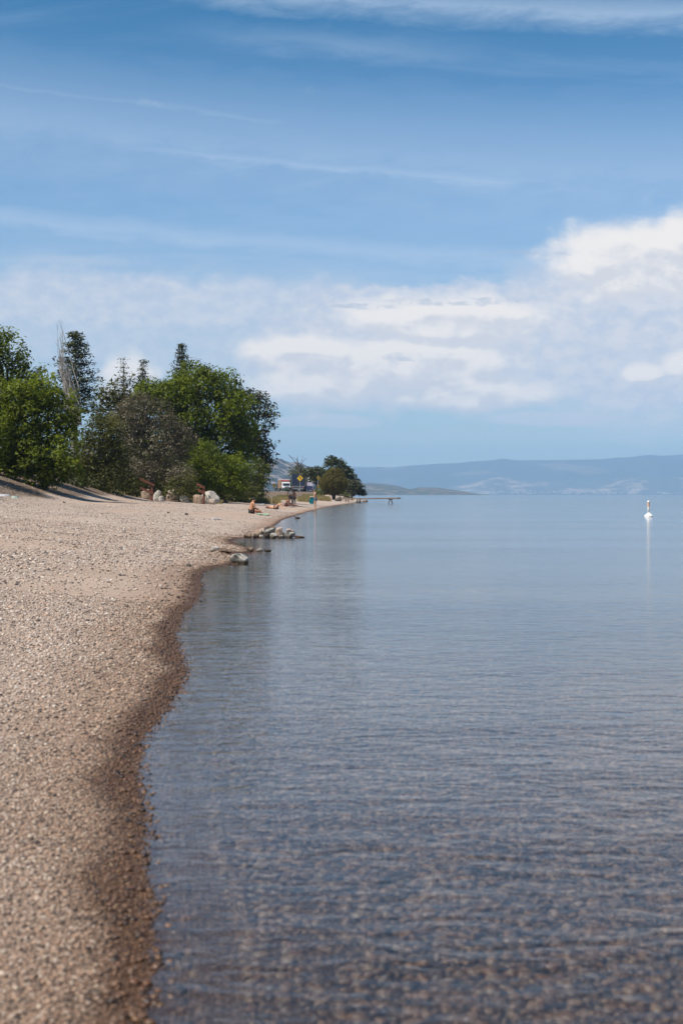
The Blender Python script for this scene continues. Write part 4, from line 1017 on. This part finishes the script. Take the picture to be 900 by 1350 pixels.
def rock(u0, u1, v0, v1, D, col, label, seed, name='rock', depth=0.8, sink=0.12, tilt=0.0, cuts=11, group=None, ridge=None):
    w = (u1 - u0) / F * D; h = (v1 - v0) / F * D
    bm = bmesh.new(); bmesh.ops.create_icosphere(bm, subdivisions=4, radius=1.0); rg = random.Random(seed)
    for v in bm.verts: v.co = Vector([math.copysign(abs(c) ** 0.78, c) for c in v.co])
    for k in range(cuts):
        n = Vector((rg.gauss(0, 1), rg.gauss(0, 1), rg.gauss(0, .8))).normalized(); dd = rg.uniform(.50, 1.0)
        for v in bm.verts:
            e = v.co.dot(n) - dd
            if e > 0: v.co -= n * e * .97
    P = np.array([v.co[:] for v in bm.verts]); nz = snoise(P, seed, 4.5, 4)
    for v, q in zip(bm.verts, nz): v.co *= 1 + .05 * q
    if ridge is not None:
        for v in bm.verts: v.co.x += ridge * v.co.z * .5
    xs = [v.co.x for v in bm.verts]; zs = [v.co.z for v in bm.verts]; cx = (max(xs) + min(xs)) / 2; ex = max(xs) - min(xs); cz = min(zs); ez = max(zs) - min(zs)
    hh = h * (1 + sink)
    rt = Matrix.Rotation(R(tilt), 3, 'Y')
    for v in bm.verts:
        v.co = Vector(((v.co.x - cx) / ex * w, v.co.y * w * depth * .5, (v.co.z - cz) / ez * hh - h * sink))
        if tilt: v.co = rt @ (v.co - Vector((0, 0, h / 2))) + Vector((0, 0, h / 2))
    for f in bm.faces: f.smooth = True
    me = bpy.data.meshes.new(name); bm.to_mesh(me); bm.free()
    try: me.set_sharp_from_angle(angle=R(32))
    except Exception: pass
    o = obj(name, me, RK[col], None, (X((u0 + u1) / 2, D), D, Z(v1, D)))
    return tag(o, label, 'rock' if name == 'rock' else name, group)

def pz(a, b, c, d, ox=310, oy=685, s=9.0): return ox + a / s, ox + c / s, oy + b / s, oy + d / s   # x0,y0,x1,y1 -> u0,u1,v0,v1
pile = [((105, 148, 200, 222), 41.2, 'tan', 'tan wedge shaped rock alone at the landward end of the rock pile'),
        ((232, 112, 328, 205), 41.6, 'tan', 'broad brown tan rock at the left shoulder of the rock pile'),
        ((288, 100, 352, 170), 41.8, 'pink', 'pinkish flat faced rock between the tan shoulder rock and the pale slab'),
        ((325, 76, 425, 150), 42.3, 'dark', 'dark flat topped rock at the back crest of the pile'),
        ((405, 76, 485, 150), 42.5, 'brown', 'brown flat rock beside the dark crest rock, behind the pale slab'),
        ((345, 104, 482, 165), 41.3, 'grey', 'long pale grey slab leaning up across the middle of the pile'),
        ((330, 140, 430, 216), 41.6, 'dark', 'dark shaded rock holding up the pale grey slab'),
        ((412, 156, 506, 222), 40.8, 'white', 'white triangular rock at the waterline under the pale slab'),
        ((470, 116, 575, 205), 41.7, 'tan', 'rounded tan rock right of the pale slab'),
        ((478, 90, 568, 150), 42.3, 'pink', 'thin pink topped rock at the back, right of the crest'),
        ((512, 184, 584, 222), 40.7, 'grey', 'small grey green stone in the water between the two white rocks'),
        ((578, 143, 714, 218), 41.2, 'mottled', 'wide whitish mottled rock near the lakeward end of the pile'),
        ((600, 106, 702, 160), 41.6, 'pink', 'pale pink rock stacked on the wide whitish rock'),
        ((688, 186, 765, 222), 41.0, 'brown', 'low brown rock trailing off the lakeward end of the pile'),
        ((745, 194, 825, 216), 41.1, 'brown', 'thin flat brown stone at the very tip of the rock pile'),
        ((212, 165, 262, 220), 41.0, 'brown', 'small dark brown stone at the foot of the left shoulder rock'),
        ((283, 180, 336, 216), 40.8, 'white', 'small white stone at the waterline left of the dark rock'),
        ((560, 150, 600, 215), 41.5, 'dark', 'dark stone wedged between rounded tan rock and wide whitish rock')]
for i, (bx, D, c, lab) in enumerate(pile):
    u0, u1, v0, v1 = pz(*bx); rock(u0, u1, v0, v1, D, c, lab, 300 + i, group='rocks of the pile at the water edge', depth=.75, tilt=(-14 if i == 5 else rnd.uniform(-6, 6)))
def pb(a, b, c, d): return pz(a, b, c, d, 265, 700, 9.0)
spit = [((345, 262, 566, 404), 25.8, 'mottled', 'big mottled grey boulder with a pale left side standing in the shallows', 341, .9),
        ((98, 176, 226, 242), 30.0, 'white', 'flat cream white rock lying on the gravel behind the boulder', 342, .7),
        ((205, 188, 300, 246), 30.2, 'tan', 'tan rock directly right of the flat cream rock', 343, .7),
        ((270, 215, 372, 262), 29.7, 'brown', 'dark wet brown rock at the inner edge of the gravel spit', 344, .7),
        ((545, 192, 622, 242), 30.6, 'brown', 'reddish brown rock at the tip of the gravel spit', 345, .7),
        ((655, 204, 738, 250), 30.6, 'grey', 'pale grey stone awash just off the gravel spit', 346, .7),
        ((745, 214, 835, 252), 30.4, 'dark', 'dark stone awash, farthest off the gravel spit', 347, .7),
        ((360, 190, 420, 225), 31.5, 'tan', 'tan stone half buried along the top of the gravel spit', 348, .7)]
for bx, D, c, lab, sd_, dp in spit:
    u0, u1, v0, v1 = pb(*bx); rock(u0, u1, v0, v1, D, c, lab, sd_, name='boulder' if sd_ == 341 else 'rock', depth=dp)
bank = [((186, 199, 644, 656), 103, 'tan', 'tan boulder half hidden behind the red brown handrail'), ((201, 214, 645, 659), 103, 'grey', 'grey boulder with tan base right of the handrail post'),
        ((209, 217, 652, 659), 101, 'white', 'small white stone against the grey boulder by the handrail'), ((220, 238, 642, 657), 103, 'pink', 'large tan and cream boulder left of the low dark shrub'),
        ((237, 248, 649, 658.5), 101.5, 'white', 'jagged white rock at the right foot of the large cream boulder'), ((254, 270, 650, 661.5), 101, 'tan', 'tan boulder right of the low dark shrub'),
        ((266, 289, 639.5, 656), 106, 'white', 'biggest boulder, white and sloping, in front of the bright green shrub'), ((259, 266, 642, 650), 104, 'white', 'small whitish rock behind the short rail end'),
        ((140, 150, 642, 657), 97, 'white', 'upright pale stone under the dull olive tree'), ((275, 284, 650, 657), 102, 'pink', 'low pale rock at the foot of the biggest white boulder'),
        ((148, 153, 650, 657), 96, 'grey', 'small grey stone beside the upright pale stone')]
for i, ((u0, u1, v0, v1), D, c, lab) in enumerate(bank):
    o = rock(u0, u1, v0, v1, D, c, lab, 400 + i, name='boulder', depth=.9, sink=.35, tilt=((-14, 11, -6, 16, -18, 8, -12, 14, 5, -9, 10)[i])); x, y = o.location.x, o.location.y
    zg = gz(x, y); o.location.z = min(o.location.z, zg + .02)
for i, (u, v, D, s, c, lab) in enumerate([(249, 727.5, 24, .09, 'dark', 'small dark driftwood like stone on the open gravel left of the cream rock'), (85, 657.5, 70, .14, 'dark', 'small black stone on the crest of the beach below the shaded bank'),
        (222, 667, 62, .12, 'dark', 'small dark stone on the gravel below the large cream boulder'), (246, 668, 62, .16, 'dark', 'small dark stone on the gravel below the jagged white rock'),
        (139, 705.5, 25, .05, 'dark', 'little black stone alone on the upper gravel slope'), (100, 700, 26, .09, 'brown', 'little brown stone on the gravel at left'), (470, 658.5, 222, .9, 'grey', 'pale rock on the gravel point below the pier'),
        (473, 661, 226, .6, 'tan', 'tan rock on the gravel point beside the pale one'), (481.5, 660, 240, .8, 'brown', 'dark rock at the very tip of the gravel point'), (446, 660, 215, 1.1, 'dark', 'dark stump like rock below the willow on the gravel point')]):
    x = X(u, D); zg = gz(x, D); w = s / D * F; 
    r = rock(u - w / 2, u + w / 2, v - w * .6, v, D, c, lab, 500 + i, depth=.9); r.location.z = zg - s * .03

# ------------------------------------------------------------------ loose things on the beach
def cloth(name, L, W, loc, rz, mat, label, cat, seed, fold=.04, poly=None):
    rg = np.random.RandomState(seed); nx, ny = 22, 14
    gx, gy = np.meshgrid(np.linspace(-.5, .5, nx), np.linspace(-.5, .5, ny), indexing='ij')
    P = np.stack([gx.ravel(), gy.ravel()], 1); nz = snoise(P, seed, 9, 3)
    x = gx.ravel() * L * (1 + .08 * snoise(P, seed + 1, 6)); y = gy.ravel() * W * (1 + .12 * snoise(P, seed + 2, 6))
    z = (nz * .5 + .6) * fold; i = np.arange(nx * ny).reshape(nx, ny)
    V = np.stack([x, y, z], 1); n = len(V); V = np.concatenate([V, V - [0, 0, .012]])
    Fq = np.stack([i[:-1, :-1], i[1:, :-1], i[1:, 1:], i[:-1, 1:]], -1).reshape(-1, 4)
    b = [(i[k, 0], i[k, 0] + n, i[k + 1, 0] + n, i[k + 1, 0]) for k in range(nx - 1)] + [(i[k + 1, -1], i[k + 1, -1] + n, i[k, -1] + n, i[k, -1]) for k in range(nx - 1)]
    b += [(i[0, k + 1], i[0, k + 1] + n, i[0, k] + n, i[0, k]) for k in range(ny - 1)] + [(i[-1, k], i[-1, k] + n, i[-1, k + 1] + n, i[-1, k + 1]) for k in range(ny - 1)]
    me = npmesh(name, V, np.concatenate([Fq, Fq[:, ::-1] + n, np.array(b)]), True)
    o = obj(name, me, mat, None, loc); o.rotation_euler = (0, 0, rz); return tag(o, label, cat)
def on(u, D): x = X(u, D); return (x, D, gz(x, D))
cloth('towel', 0.55, 0.8, on(347.0, 76.5), R(15), pmat('mint green cotton', (.22, .48, .27), .9, .15, 9), 'mint green towel lying in front of the seated bather', 'towel', 61, .09)
cloth('towel', 1.35, 0.75, on(355.5, 101.3), R(-38), pmat('blue cotton', (.035, .09, .24), .9, .15, 9), 'dark blue towel under the sunbather', 'towel', 62, .05)
cloth('towel', 0.95, 0.6, on(381, 117.5), R(0), pmat('plum cotton', (.20, .07, .11), .9, .15, 9), 'plum coloured towel under the hunched seated person', 'towel', 63, .04)
cloth('towel', 0.7, 0.6, on(346.5, 118), R(20), pmat('pale blue cotton', (.36, .42, .46), .9, .15, 9), 'pale grey blue cloth spread near the shrubs behind the seated bather', 'towel', 64, .08)
cloth('towel', 0.5, 0.45, on(284, 58), R(-20), pmat('faded sky blue cotton', (.42, .47, .52), .9, .1, 9), 'faint pale blue cloth lying alone on the gravel left of the seated bather', 'towel', 65, .04)
def board(u0, u1, v, D, label, mat):
    x = (X(u0, D) + X(u1, D)) / 2; L = X(u1, D) - X(u0, D); mb = MB()
    pr = [(-.5, 0.0), (-.47, .06), (-.38, .10), (0, .12), (.38, .10), (.47, .06), (.5, 0.0)]
    vs = []; fs = []
    for t, w in pr:
        w = w * 2.2 * 1.2 + .01; vs += [(t * L, -w / 2, 0), (t * L, w / 2, 0), (t * L, w / 2, .10), (t * L, -w / 2, .10)]
    for i in range(len(pr) - 1):
        for k in range(4): fs.append((4 * i + k, 4 * i + (k + 1) % 4, 4 * i + 4 + (k + 1) % 4, 4 * i + 4 + k))
    fs += [(0, 1, 2, 3), tuple(4 * (len(pr) - 1) + k for k in (3, 2, 1, 0))]
    mb.add(vs, fs); o = mb.build('paddle_board', mat, smooth=False, loc=(x, D, max(gz(x, D), Z(v + 1.5, D)) + .01)); tag(o, label, 'board')
board(-34, 13, 654.5, 62, 'long thin bright white board lying on the beach crest at the left edge', pmat('glossy white board', (.85, .85, .84), .3, .03))
board(16, 25, 655.5, 62, 'short pale green board end right of the long white board', pmat('pale green board', (.5, .62, .52), .4, .05))
MB_ = MB(); MB_.blob((0, 0, .02), (.06, .04, .025)).build('sandal', pmat('black rubber', (.02, .02, .02), .7), loc=on(353.6, 76.3), smooth=True)
tag(bpy.data.objects['sandal'], 'small black sandal beside the mint green towel', 'sandal')

def duck():
    D = 73.5; root = empty('duck', (X(392.3, D), D, 0), 'small brown duck swimming just off the shore', 'duck', rz=R(180))
    bm_ = MB(); prof = [(-.13, .05, .012), (-.11, .05, .03), (-.06, .035, .055), (0, .03, .065), (.06, .035, .06), (.10, .045, .04), (.115, .07, .025), (.118, .10, .022), (.125, .125, .026), (.145, .13, .022), (.165, .122, .009), (.185, .118, .005)]
    bm_.tube([(a, 0, b) for a, b, r in prof], [r for a, b, r in prof], 10)
    bm_.build('body', pmat('brown duck feathers', (.07, .045, .03), .8, .4, 40), root, smooth=True)
    for s in (-1, 1): MB().blob((-.02, s * .055, .05), (.08, .018, .03)).build('wing', pmat('dark wing feathers', (.045, .03, .022), .8, .3, 50), root, smooth=True)
    MB().tube([(.165, 0, .122), (.19, 0, .117), (.205, 0, .115)], [.008, .009, .004], 6).build('bill', pmat('dull orange bill', (.25, .14, .04), .6), root)
duck()

# ------------------------------------------------------------------ people
def skin_mesh(name, V, E, Rr, root=0, sub=2):
    me = bpy.data.meshes.new(name); me.from_pydata([tuple(v) for v in V], E, []); me.update()
    o = bpy.data.objects.new('tmp', me); COL.objects.link(o)
    o.modifiers.new('skin', 'SKIN'); 
    if not me.skin_vertices: 
        bm = bmesh.new(); bm.from_mesh(me); bm.verts.layers.skin.verify(); bm.to_mesh(me); bm.free()
    for i, r in enumerate(Rr):
        d = me.skin_vertices[0].data[i]; d.radius = (r, r) if not isinstance(r, tuple) else r; d.use_root = (i == root)
    sb = o.modifiers.new('sub', 'SUBSURF'); sb.levels = sub; sb.render_levels = sub
    dg = bpy.context.evaluated_depsgraph_get(); ev = o.evaluated_get(dg)
    out = bpy.data.meshes.new_from_object(ev); out.name = name
    bpy.data.objects.remove(o); bpy.data.meshes.remove(me)
    out.materials.clear()
    for p in out.polygons: p.use_smooth = True
    return out

def skin_material(name, c):
    m, T, out = mat_new(name); b = T.new('ShaderNodeBsdfPrincipled'); g = T.new('ShaderNodeNewGeometry').outputs['Position']
    T.put(b.inputs['Base Color'], T.ramp(T.noise(g, 9, 4), [(.3, tuple(k * .85 for k in c)), (.7, tuple(min(1, k * 1.1) for k in c))])); b.inputs['Roughness'].default_value = .55
    b.inputs['Subsurface Weight'].default_value = .08; T.l.new(b.outputs[0], out.inputs[0]); return m
SKIN_TAN = skin_material('tanned skin', (.46, .22, .12)); SKIN_FAIR = skin_material('fair skin', (.56, .32, .21)); SKIN_BROWN = skin_material('brown skin', (.27, .125, .07))
HAIR = pmat('dark brown hair', (.022, .014, .010), .6, .3, 60); HAIR2 = pmat('brown hair', (.10, .055, .03), .6, .3, 60)
BLACKC = pmat('black cloth', (.012, .012, .014), .9, .2, 20); WHITEC = pmat('white cotton', (.70, .69, .67), .9, .08, 20); DARKC = pmat('dark grey cloth', (.045, .048, .055), .9, .2, 20)
BLUEG = pmat('blue grey patterned cloth', (.26, .34, .42), .9, .25, 30, col2=(.10, .15, .22)); TEAL = pmat('teal towelling', (.01, .30, .34), .95, .25, 14, col2=(.005, .13, .17)); SHOE = pmat('brown leather', (.16, .08, .035), .7)
OLIVEC = pmat('grey olive cloth', (.10, .095, .07), .9, .2, 20)

STAND = dict(pelvis=(0, 0, .95), belly=(0, .005, 1.10), chest=(0, 0, 1.29), nb=(0, -.01, 1.45), neck=(0, .01, 1.51), head=(0, .03, 1.61), crown=(0, .02, 1.69),
             shL=(-.18, 0, 1.41), elL=(-.25, -.03, 1.14), wrL=(-.27, .04, .90), shR=(.18, 0, 1.41), elR=(.25, -.03, 1.14), wrR=(.27, .04, .90),
             hipL=(-.095, 0, .90), knL=(-.11, .02, .50), anL=(-.12, -.02, .09), hipR=(.095, 0, .90), knR=(.11, .02, .50), anR=(.12, -.02, .09))
RAD = dict(pelvis=.125, belly=.115, chest=.13, nb=.075, neck=.052, head=.088, crown=.078, sh=.058, el=.040, wr=.026, hip=.088, kn=.056, an=.036)
def person(label, loc, rz, pose, skin, hair=HAIR, scale=1.0, wear=(), feet_dir=None, hair_len=.0, gloves=None, girth=1.0):
    J = dict(STAND); J.update(pose); J = {k: Vector(v) for k, v in J.items()}
    root = empty('person', loc, label, 'person', rz=rz); root.scale = (scale,) * 3
    V = []; E = []; Rr = []; idx = {}
    def add(n, p, r, frm=None):
        idx[n] = len(V); V.append(Vector(p)); Rr.append(r)
        if frm is not None: E.append((idx[frm], idx[n]))
    g_ = girth
    add('pelvis', J['pelvis'], RAD['pelvis'] * g_)
    add('belly', J['belly'], RAD['belly'] * g_, 'pelvis'); add('chest', J['chest'], RAD['chest'] * g_, 'belly'); add('nb', J['nb'], RAD['nb'], 'chest'); add('neck', J['neck'], RAD['neck'], 'nb')
    add('head', J['head'], RAD['head'], 'neck'); add('crown', J['crown'], RAD['crown'], 'head')
    for s in 'LR':
        add('sh' + s, J['sh' + s], RAD['sh'], 'nb'); 
        add('ua' + s, J['sh' + s].lerp(J['el' + s], .45), .05, 'sh' + s); add('el' + s, J['el' + s], RAD['el'], 'ua' + s)
        add('fa' + s, J['el' + s].lerp(J['wr' + s], .35), .040, 'el' + s); add('wr' + s, J['wr' + s], RAD['wr'], 'fa' + s)
        d = (J['wr' + s] - J['el' + s]).normalized(); sx = 1 if s == 'R' else -1
        side = d.cross(Vector((sx, 0, 0))); side = side.normalized() if side.length > .1 else Vector((0, 1, 0)); nrm = d.cross(side)
        pm = J['wr' + s] + d * .055; add('pm' + s, pm, (.030, .026), 'wr' + s)
        for f in range(4):
            o = side * (.030 - .020 * f); ln = (.075, .085, .08, .062)[f]; curl = nrm * (-sx) * .02
            a = pm + d * .035 + o; add('f%d%s' % (f, s), a, .011, 'pm' + s); b = a + d * ln * .55 + curl * .4; add('g%d%s' % (f, s), b, .0095, 'f%d%s' % (f, s)); add('h%d%s' % (f, s), b + d * ln * .35 + curl, .008, 'g%d%s' % (f, s))
        a = J['wr' + s] + d * .02 + side * .032; add('th' + s, a, .012, 'wr' + s); add('ti' + s, a + side * .028 + d * .04, .009, 'th' + s)
        add('hip' + s, J['hip' + s], RAD['hip'] * g_, 'pelvis'); add('tg' + s, J['hip' + s].lerp(J['kn' + s], .45), .075 * g_, 'hip' + s); add('kn' + s, J['kn' + s], RAD['kn'], 'tg' + s)
        add('cf' + s, J['kn' + s].lerp(J['an' + s], .35), .055, 'kn' + s); add('an' + s, J['an' + s], RAD['an'], 'cf' + s)
        fd = Vector(feet_dir) if feet_dir else Vector((sx * .2, 1, -.12)); fd = fd.normalized()
        add('bl' + s, J['an' + s] + fd * .12 + Vector((0, 0, -.045 if not feet_dir else 0)), .034, 'an' + s); add('to' + s, J['an' + s] + fd * .19 + Vector((0, 0, -.05 if not feet_dir else 0)), .022, 'bl' + s)
    me = skin_mesh('body', V, E, Rr)
    # nose and ears belong to the same mesh
    hd = J['head']; up = (J['crown'] - J['neck']).normalized(); fwd = Vector((0, 1, 0)) - up * up.y
    if fwd.length < .2: fwd = Vector((0, 0, 1))
    if 'fwd' in pose: fwd = Vector(pose['fwd']) - up * up.dot(Vector(pose['fwd']))
    fwd.normalize(); rt = fwd.cross(up)
    m2 = MB()
    m2.blob(tuple(hd + fwd * .092 - up * .002), (.013, .018, .02), 8, 5); m2.blob(tuple(hd + fwd * .080 - up * .045), (.024, .012, .009), 8, 5)
    for s in (-1, 1): m2.blob(tuple(hd + rt * s * .086), (.014, .018, .028), 8, 5)
    bm = bmesh.new(); bm.from_mesh(me); t_ = bpy.data.meshes.new('t'); t_.from_pydata(m2.v, [], m2.f); bm.from_mesh(t_)
    for f in bm.faces: f.smooth = True
    bm.to_mesh(me); bm.free(); bpy.data.meshes.remove(t_)
    obj('body', me, skin, root)
    for s in (-1, 1): MB().blob(tuple(hd + fwd * .080 + rt * s * .032 + up * .018), (.011, .011, .008), 8, 5).build('eye', BLK, root, smooth=True)
    hb = MB(); cr = J['crown']; hb.blob(tuple(cr - fwd * .018 - up * .01), (.092, .098, .078), 14, 9, .03)
    hb.blob(tuple(hd - fwd * .03 + up * .03), (.088, .075, .075), 14, 9, .03)
    if hair_len > 0: hb.tube([hd - fwd * .05 + up * .03, hd - fwd * .085 - up * .06, J['nb'] - fwd * .09 - up * max(0, hair_len - .1)], [.075, .065, .035], 10)
    hb.build('hair', hair, root, smooth=True)
    for nm, mt, parts, grow in wear:
        keep = [k for k in idx if any(k == p or (p.endswith('*') and k.startswith(p[:-1])) for p in parts)]
        mp = {idx[k]: i for i, k in enumerate(keep)}
        VV = [V[idx[k]] for k in keep]; RR = [(Rr[idx[k]] if not isinstance(Rr[idx[k]], tuple) else Rr[idx[k]][0]) * grow + .006 for k in keep]; EE = [(mp[a], mp[b]) for a, b in E if a in mp and b in mp]
        rt0 = keep.index('pelvis') if 'pelvis' in keep else (keep.index('chest') if 'chest' in keep else 0)
        if len(keep) > 1 and len(EE) > 0: obj(nm, skin_mesh(nm, VV, EE, RR, rt0), mt, root)
    return root, idx, J

# seated bather, back towards the camera, looking down at her hands
SIT = dict(pelvis=(0, 0, .13), belly=(0, .03, .28), chest=(0, .06, .46), nb=(0, .10, .60), neck=(0, .13, .66), head=(0, .18, .745), crown=(0, .185, .825),
           shL=(-.17, .09, .56), elL=(-.23, .14, .32), wrL=(-.10, .34, .26), shR=(.17, .09, .56), elR=(.23, .14, .32), wrR=(.10, .34, .26),
           hipL=(-.11, .05, .12), knL=(-.28, .42, .16), anL=(-.06, .34, .06), hipR=(.11, .05, .12), knR=(.26, .46, .15), anR=(.04, .50, .06))
person('dark haired bather in black swim bottoms sitting on the gravel beside a mint towel', on(331, 78), R(-62), SIT, SKIN_TAN, HAIR, .98, girth=1.06,
       wear=[('swim_bottoms', BLACKC, ['pelvis', 'hipL', 'hipR'], 1.08)], feet_dir=(.3, 1, 0))
LIE = dict(pelvis=(0, 0, .13), belly=(0, -.18, .13), chest=(0, -.36, .13), nb=(0, -.51, .12), neck=(0, -.57, .13), head=(0, -.67, .15), crown=(0, -.75, .15), fwd=(0, 0, 1),
           shL=(-.17, -.47, .12), elL=(-.26, -.68, .14), wrL=(-.10, -.84, .12), shR=(.17, -.47, .12), elR=(.30, -.60, .30), wrR=(.10, -.72, .28),
           hipL=(-.09, .06, .13), knL=(-.11, .40, .42), anL=(-.11, .62, .07), hipR=(.09, .06, .13), knR=(.11, .38, .38), anR=(.13, .66, .07))
person('sunbather lying on their back with bent knees on a dark blue towel', (X(363.5, 100), 100, gz(X(363.5, 100), 100) + .02), R(-125), LIE, SKIN_FAIR, HAIR2, 1.0,
       wear=[('swim_bottoms', BLACKC, ['pelvis', 'hipL', 'hipR'], 1.06)], feet_dir=(0, 1, -.1))
HUNCH = dict(SIT); HUNCH.update(chest=(0, .12, .42), nb=(0, .22, .52), neck=(0, .27, .55), head=(0, .34, .58), crown=(0, .40, .62), belly=(0, .05, .27), shL=(-.17, .20, .48), elL=(-.22, .34, .28), wrL=(-.12, .52, .20), shR=(.17, .20, .48), elR=(.22, .34, .28), wrR=(.12, .52, .20),
                                knL=(-.13, .46, .18), anL=(-.10, .86, .06), knR=(.12, .48, .16), anR=(.09, .88, .06))
person('dark haired person hunched forward sitting left of the standing pair', (X(376.5, 118), 118, gz(X(376.5, 118), 118) + .03), R(-80), HUNCH, SKIN_BROWN, HAIR, 1.0,
       wear=[('swim_bottoms', REDP, ['pelvis', 'hipL', 'hipR'], 1.05)], feet_dir=(0, 1, .2), hair_len=.12)
P1 = dict(elL=(-.27, -.02, 1.15), wrL=(-.25, .08, .93), elR=(.28, -.02, 1.16), wrR=(.32, .10, .98), knL=(-.14, .02, .5), anL=(-.17, -.02, .09), knR=(.12, .02, .5), anR=(.16, -.03, .09))
person('standing person in white sleeveless top and dark trousers, beside a shorter bare chested one', on(383, 125), R(176), P1, SKIN_BROWN, HAIR, .93,
       wear=[('tank_top', WHITEC, ['belly', 'chest', 'nb'], 1.05), ('trousers', DARKC, ['pelvis', 'hip*', 'tg*', 'kn*', 'cf*', 'anL', 'anR'], 1.06), ('shoe', BLACKC, ['anL', 'blL', 'toL'], 1.1), ('shoe', BLACKC, ['anR', 'blR', 'toR'], 1.1)])
P2 = dict(elL=(-.26, .02, 1.15), wrL=(-.18, .12, .98), elR=(.26, .0, 1.14), wrR=(.24, .06, .92), neck=(0, .02, 1.50), head=(-.02, .05, 1.59), crown=(-.03, .05, 1.67))
person('shorter bare chested person in grey olive trousers standing right beside the white top', on(388, 126), R(160), P2, SKIN_TAN, HAIR, .78,
       wear=[('trousers', OLIVEC, ['pelvis', 'hip*', 'tg*', 'kn*', 'cf*'], 1.08), ('shoe', SHOE, ['anL', 'blL', 'toL'], 1.15), ('shoe', SHOE, ['anR', 'blR', 'toR'], 1.15)])
P3 = dict(elL=(-.22, .12, 1.13), wrL=(-.14, .36, 1.12), elR=(.22, .12, 1.13), wrR=(.14, .36, 1.12), neck=(0, .03, 1.51), head=(0, .06, 1.60), crown=(0, .06, 1.68), knL=(-.10, .03, .5), anL=(-.10, -.06, .09), knR=(.10, .0, .5), anR=(.10, .04, .09))
DM = 118.5
pr, _, _ = person('bare chested man in blue grey swim shorts at the waterline holding a teal towel', (X(415.5, DM), DM, 0.0), R(84), P3, SKIN_FAIR, HAIR2, .95,
       wear=[('swim_shorts', BLUEG, ['pelvis', 'hip*', 'tgL', 'tgR'], 1.18)])
def held_towel():
    x0, y0 = X(410.3, DM), DM; nx, nz_ = 16, 22
    gx, gz_ = np.meshgrid(np.linspace(-1, 1, nx), np.linspace(0, 1, nz_), indexing='ij')
    w = .20 + .10 * np.sin(gz_ * 2.4) - .10 * gz_
    x = gx * w * (.85) + .05 * np.sin(gz_ * 7); z = -gz_ * .66 + .03 * np.cos(gx * 4); y = .05 * np.sin(gx * 7 + gz_ * 2) + .03 * np.sin(gx * 15 + 1)
    i = np.arange(nx * nz_).reshape(nx, nz_); V = np.stack([x.ravel(), y.ravel(), z.ravel()], 1); n = len(V)
    V = np.concatenate([V + [0, .02, 0], V - [0, .02, 0]])
    Fq = np.stack([i[:-1, :-1], i[1:, :-1], i[1:, 1:], i[:-1, 1:]], -1).reshape(-1, 4)
    bd = []
    for k in range(nx - 1): bd += [(i[k, 0], i[k, 0] + n, i[k + 1, 0] + n, i[k + 1, 0]), (i[k + 1, -1], i[k + 1, -1] + n, i[k, -1] + n, i[k, -1])]
    for k in range(nz_ - 1): bd += [(i[0, k + 1], i[0, k + 1] + n, i[0, k] + n, i[0, k]), (i[-1, k], i[-1, k] + n, i[-1, k + 1] + n, i[-1, k + 1])]
    me = npmesh('towel', V, np.concatenate([Fq, Fq[:, ::-1] + n, np.array(bd)]), True)
    tag(obj('towel', me, TEAL, None, (x0 + .04, y0, 1.13)), 'teal towel hanging from the hands of the man at the waterline', 'towel')
held_towel()

# ------------------------------------------------------------------ air
def haze():
    o = MB().box((0, 7970, 235), (27400, 16100, 490)).build('haze', None)
    m, T, out = mat_new('air')
    v = T.new('ShaderNodeVolumePrincipled'); v.inputs['Color'].default_value = (0.42, 0.64, 0.90, 1); v.inputs['Density'].default_value = 1.02e-4; v.inputs['Anisotropy'].default_value = 0.0
    T.l.new(v.outputs[0], out.inputs['Volume']); o.data.materials.append(m); tag(o, 'pale blue haze over the lake', 'haze', kind='stuff')
haze()
SC.cycles.volume_bounces = 1; SC.cycles.max_bounces = 8; SC.cycles.transparent_max_bounces = 8
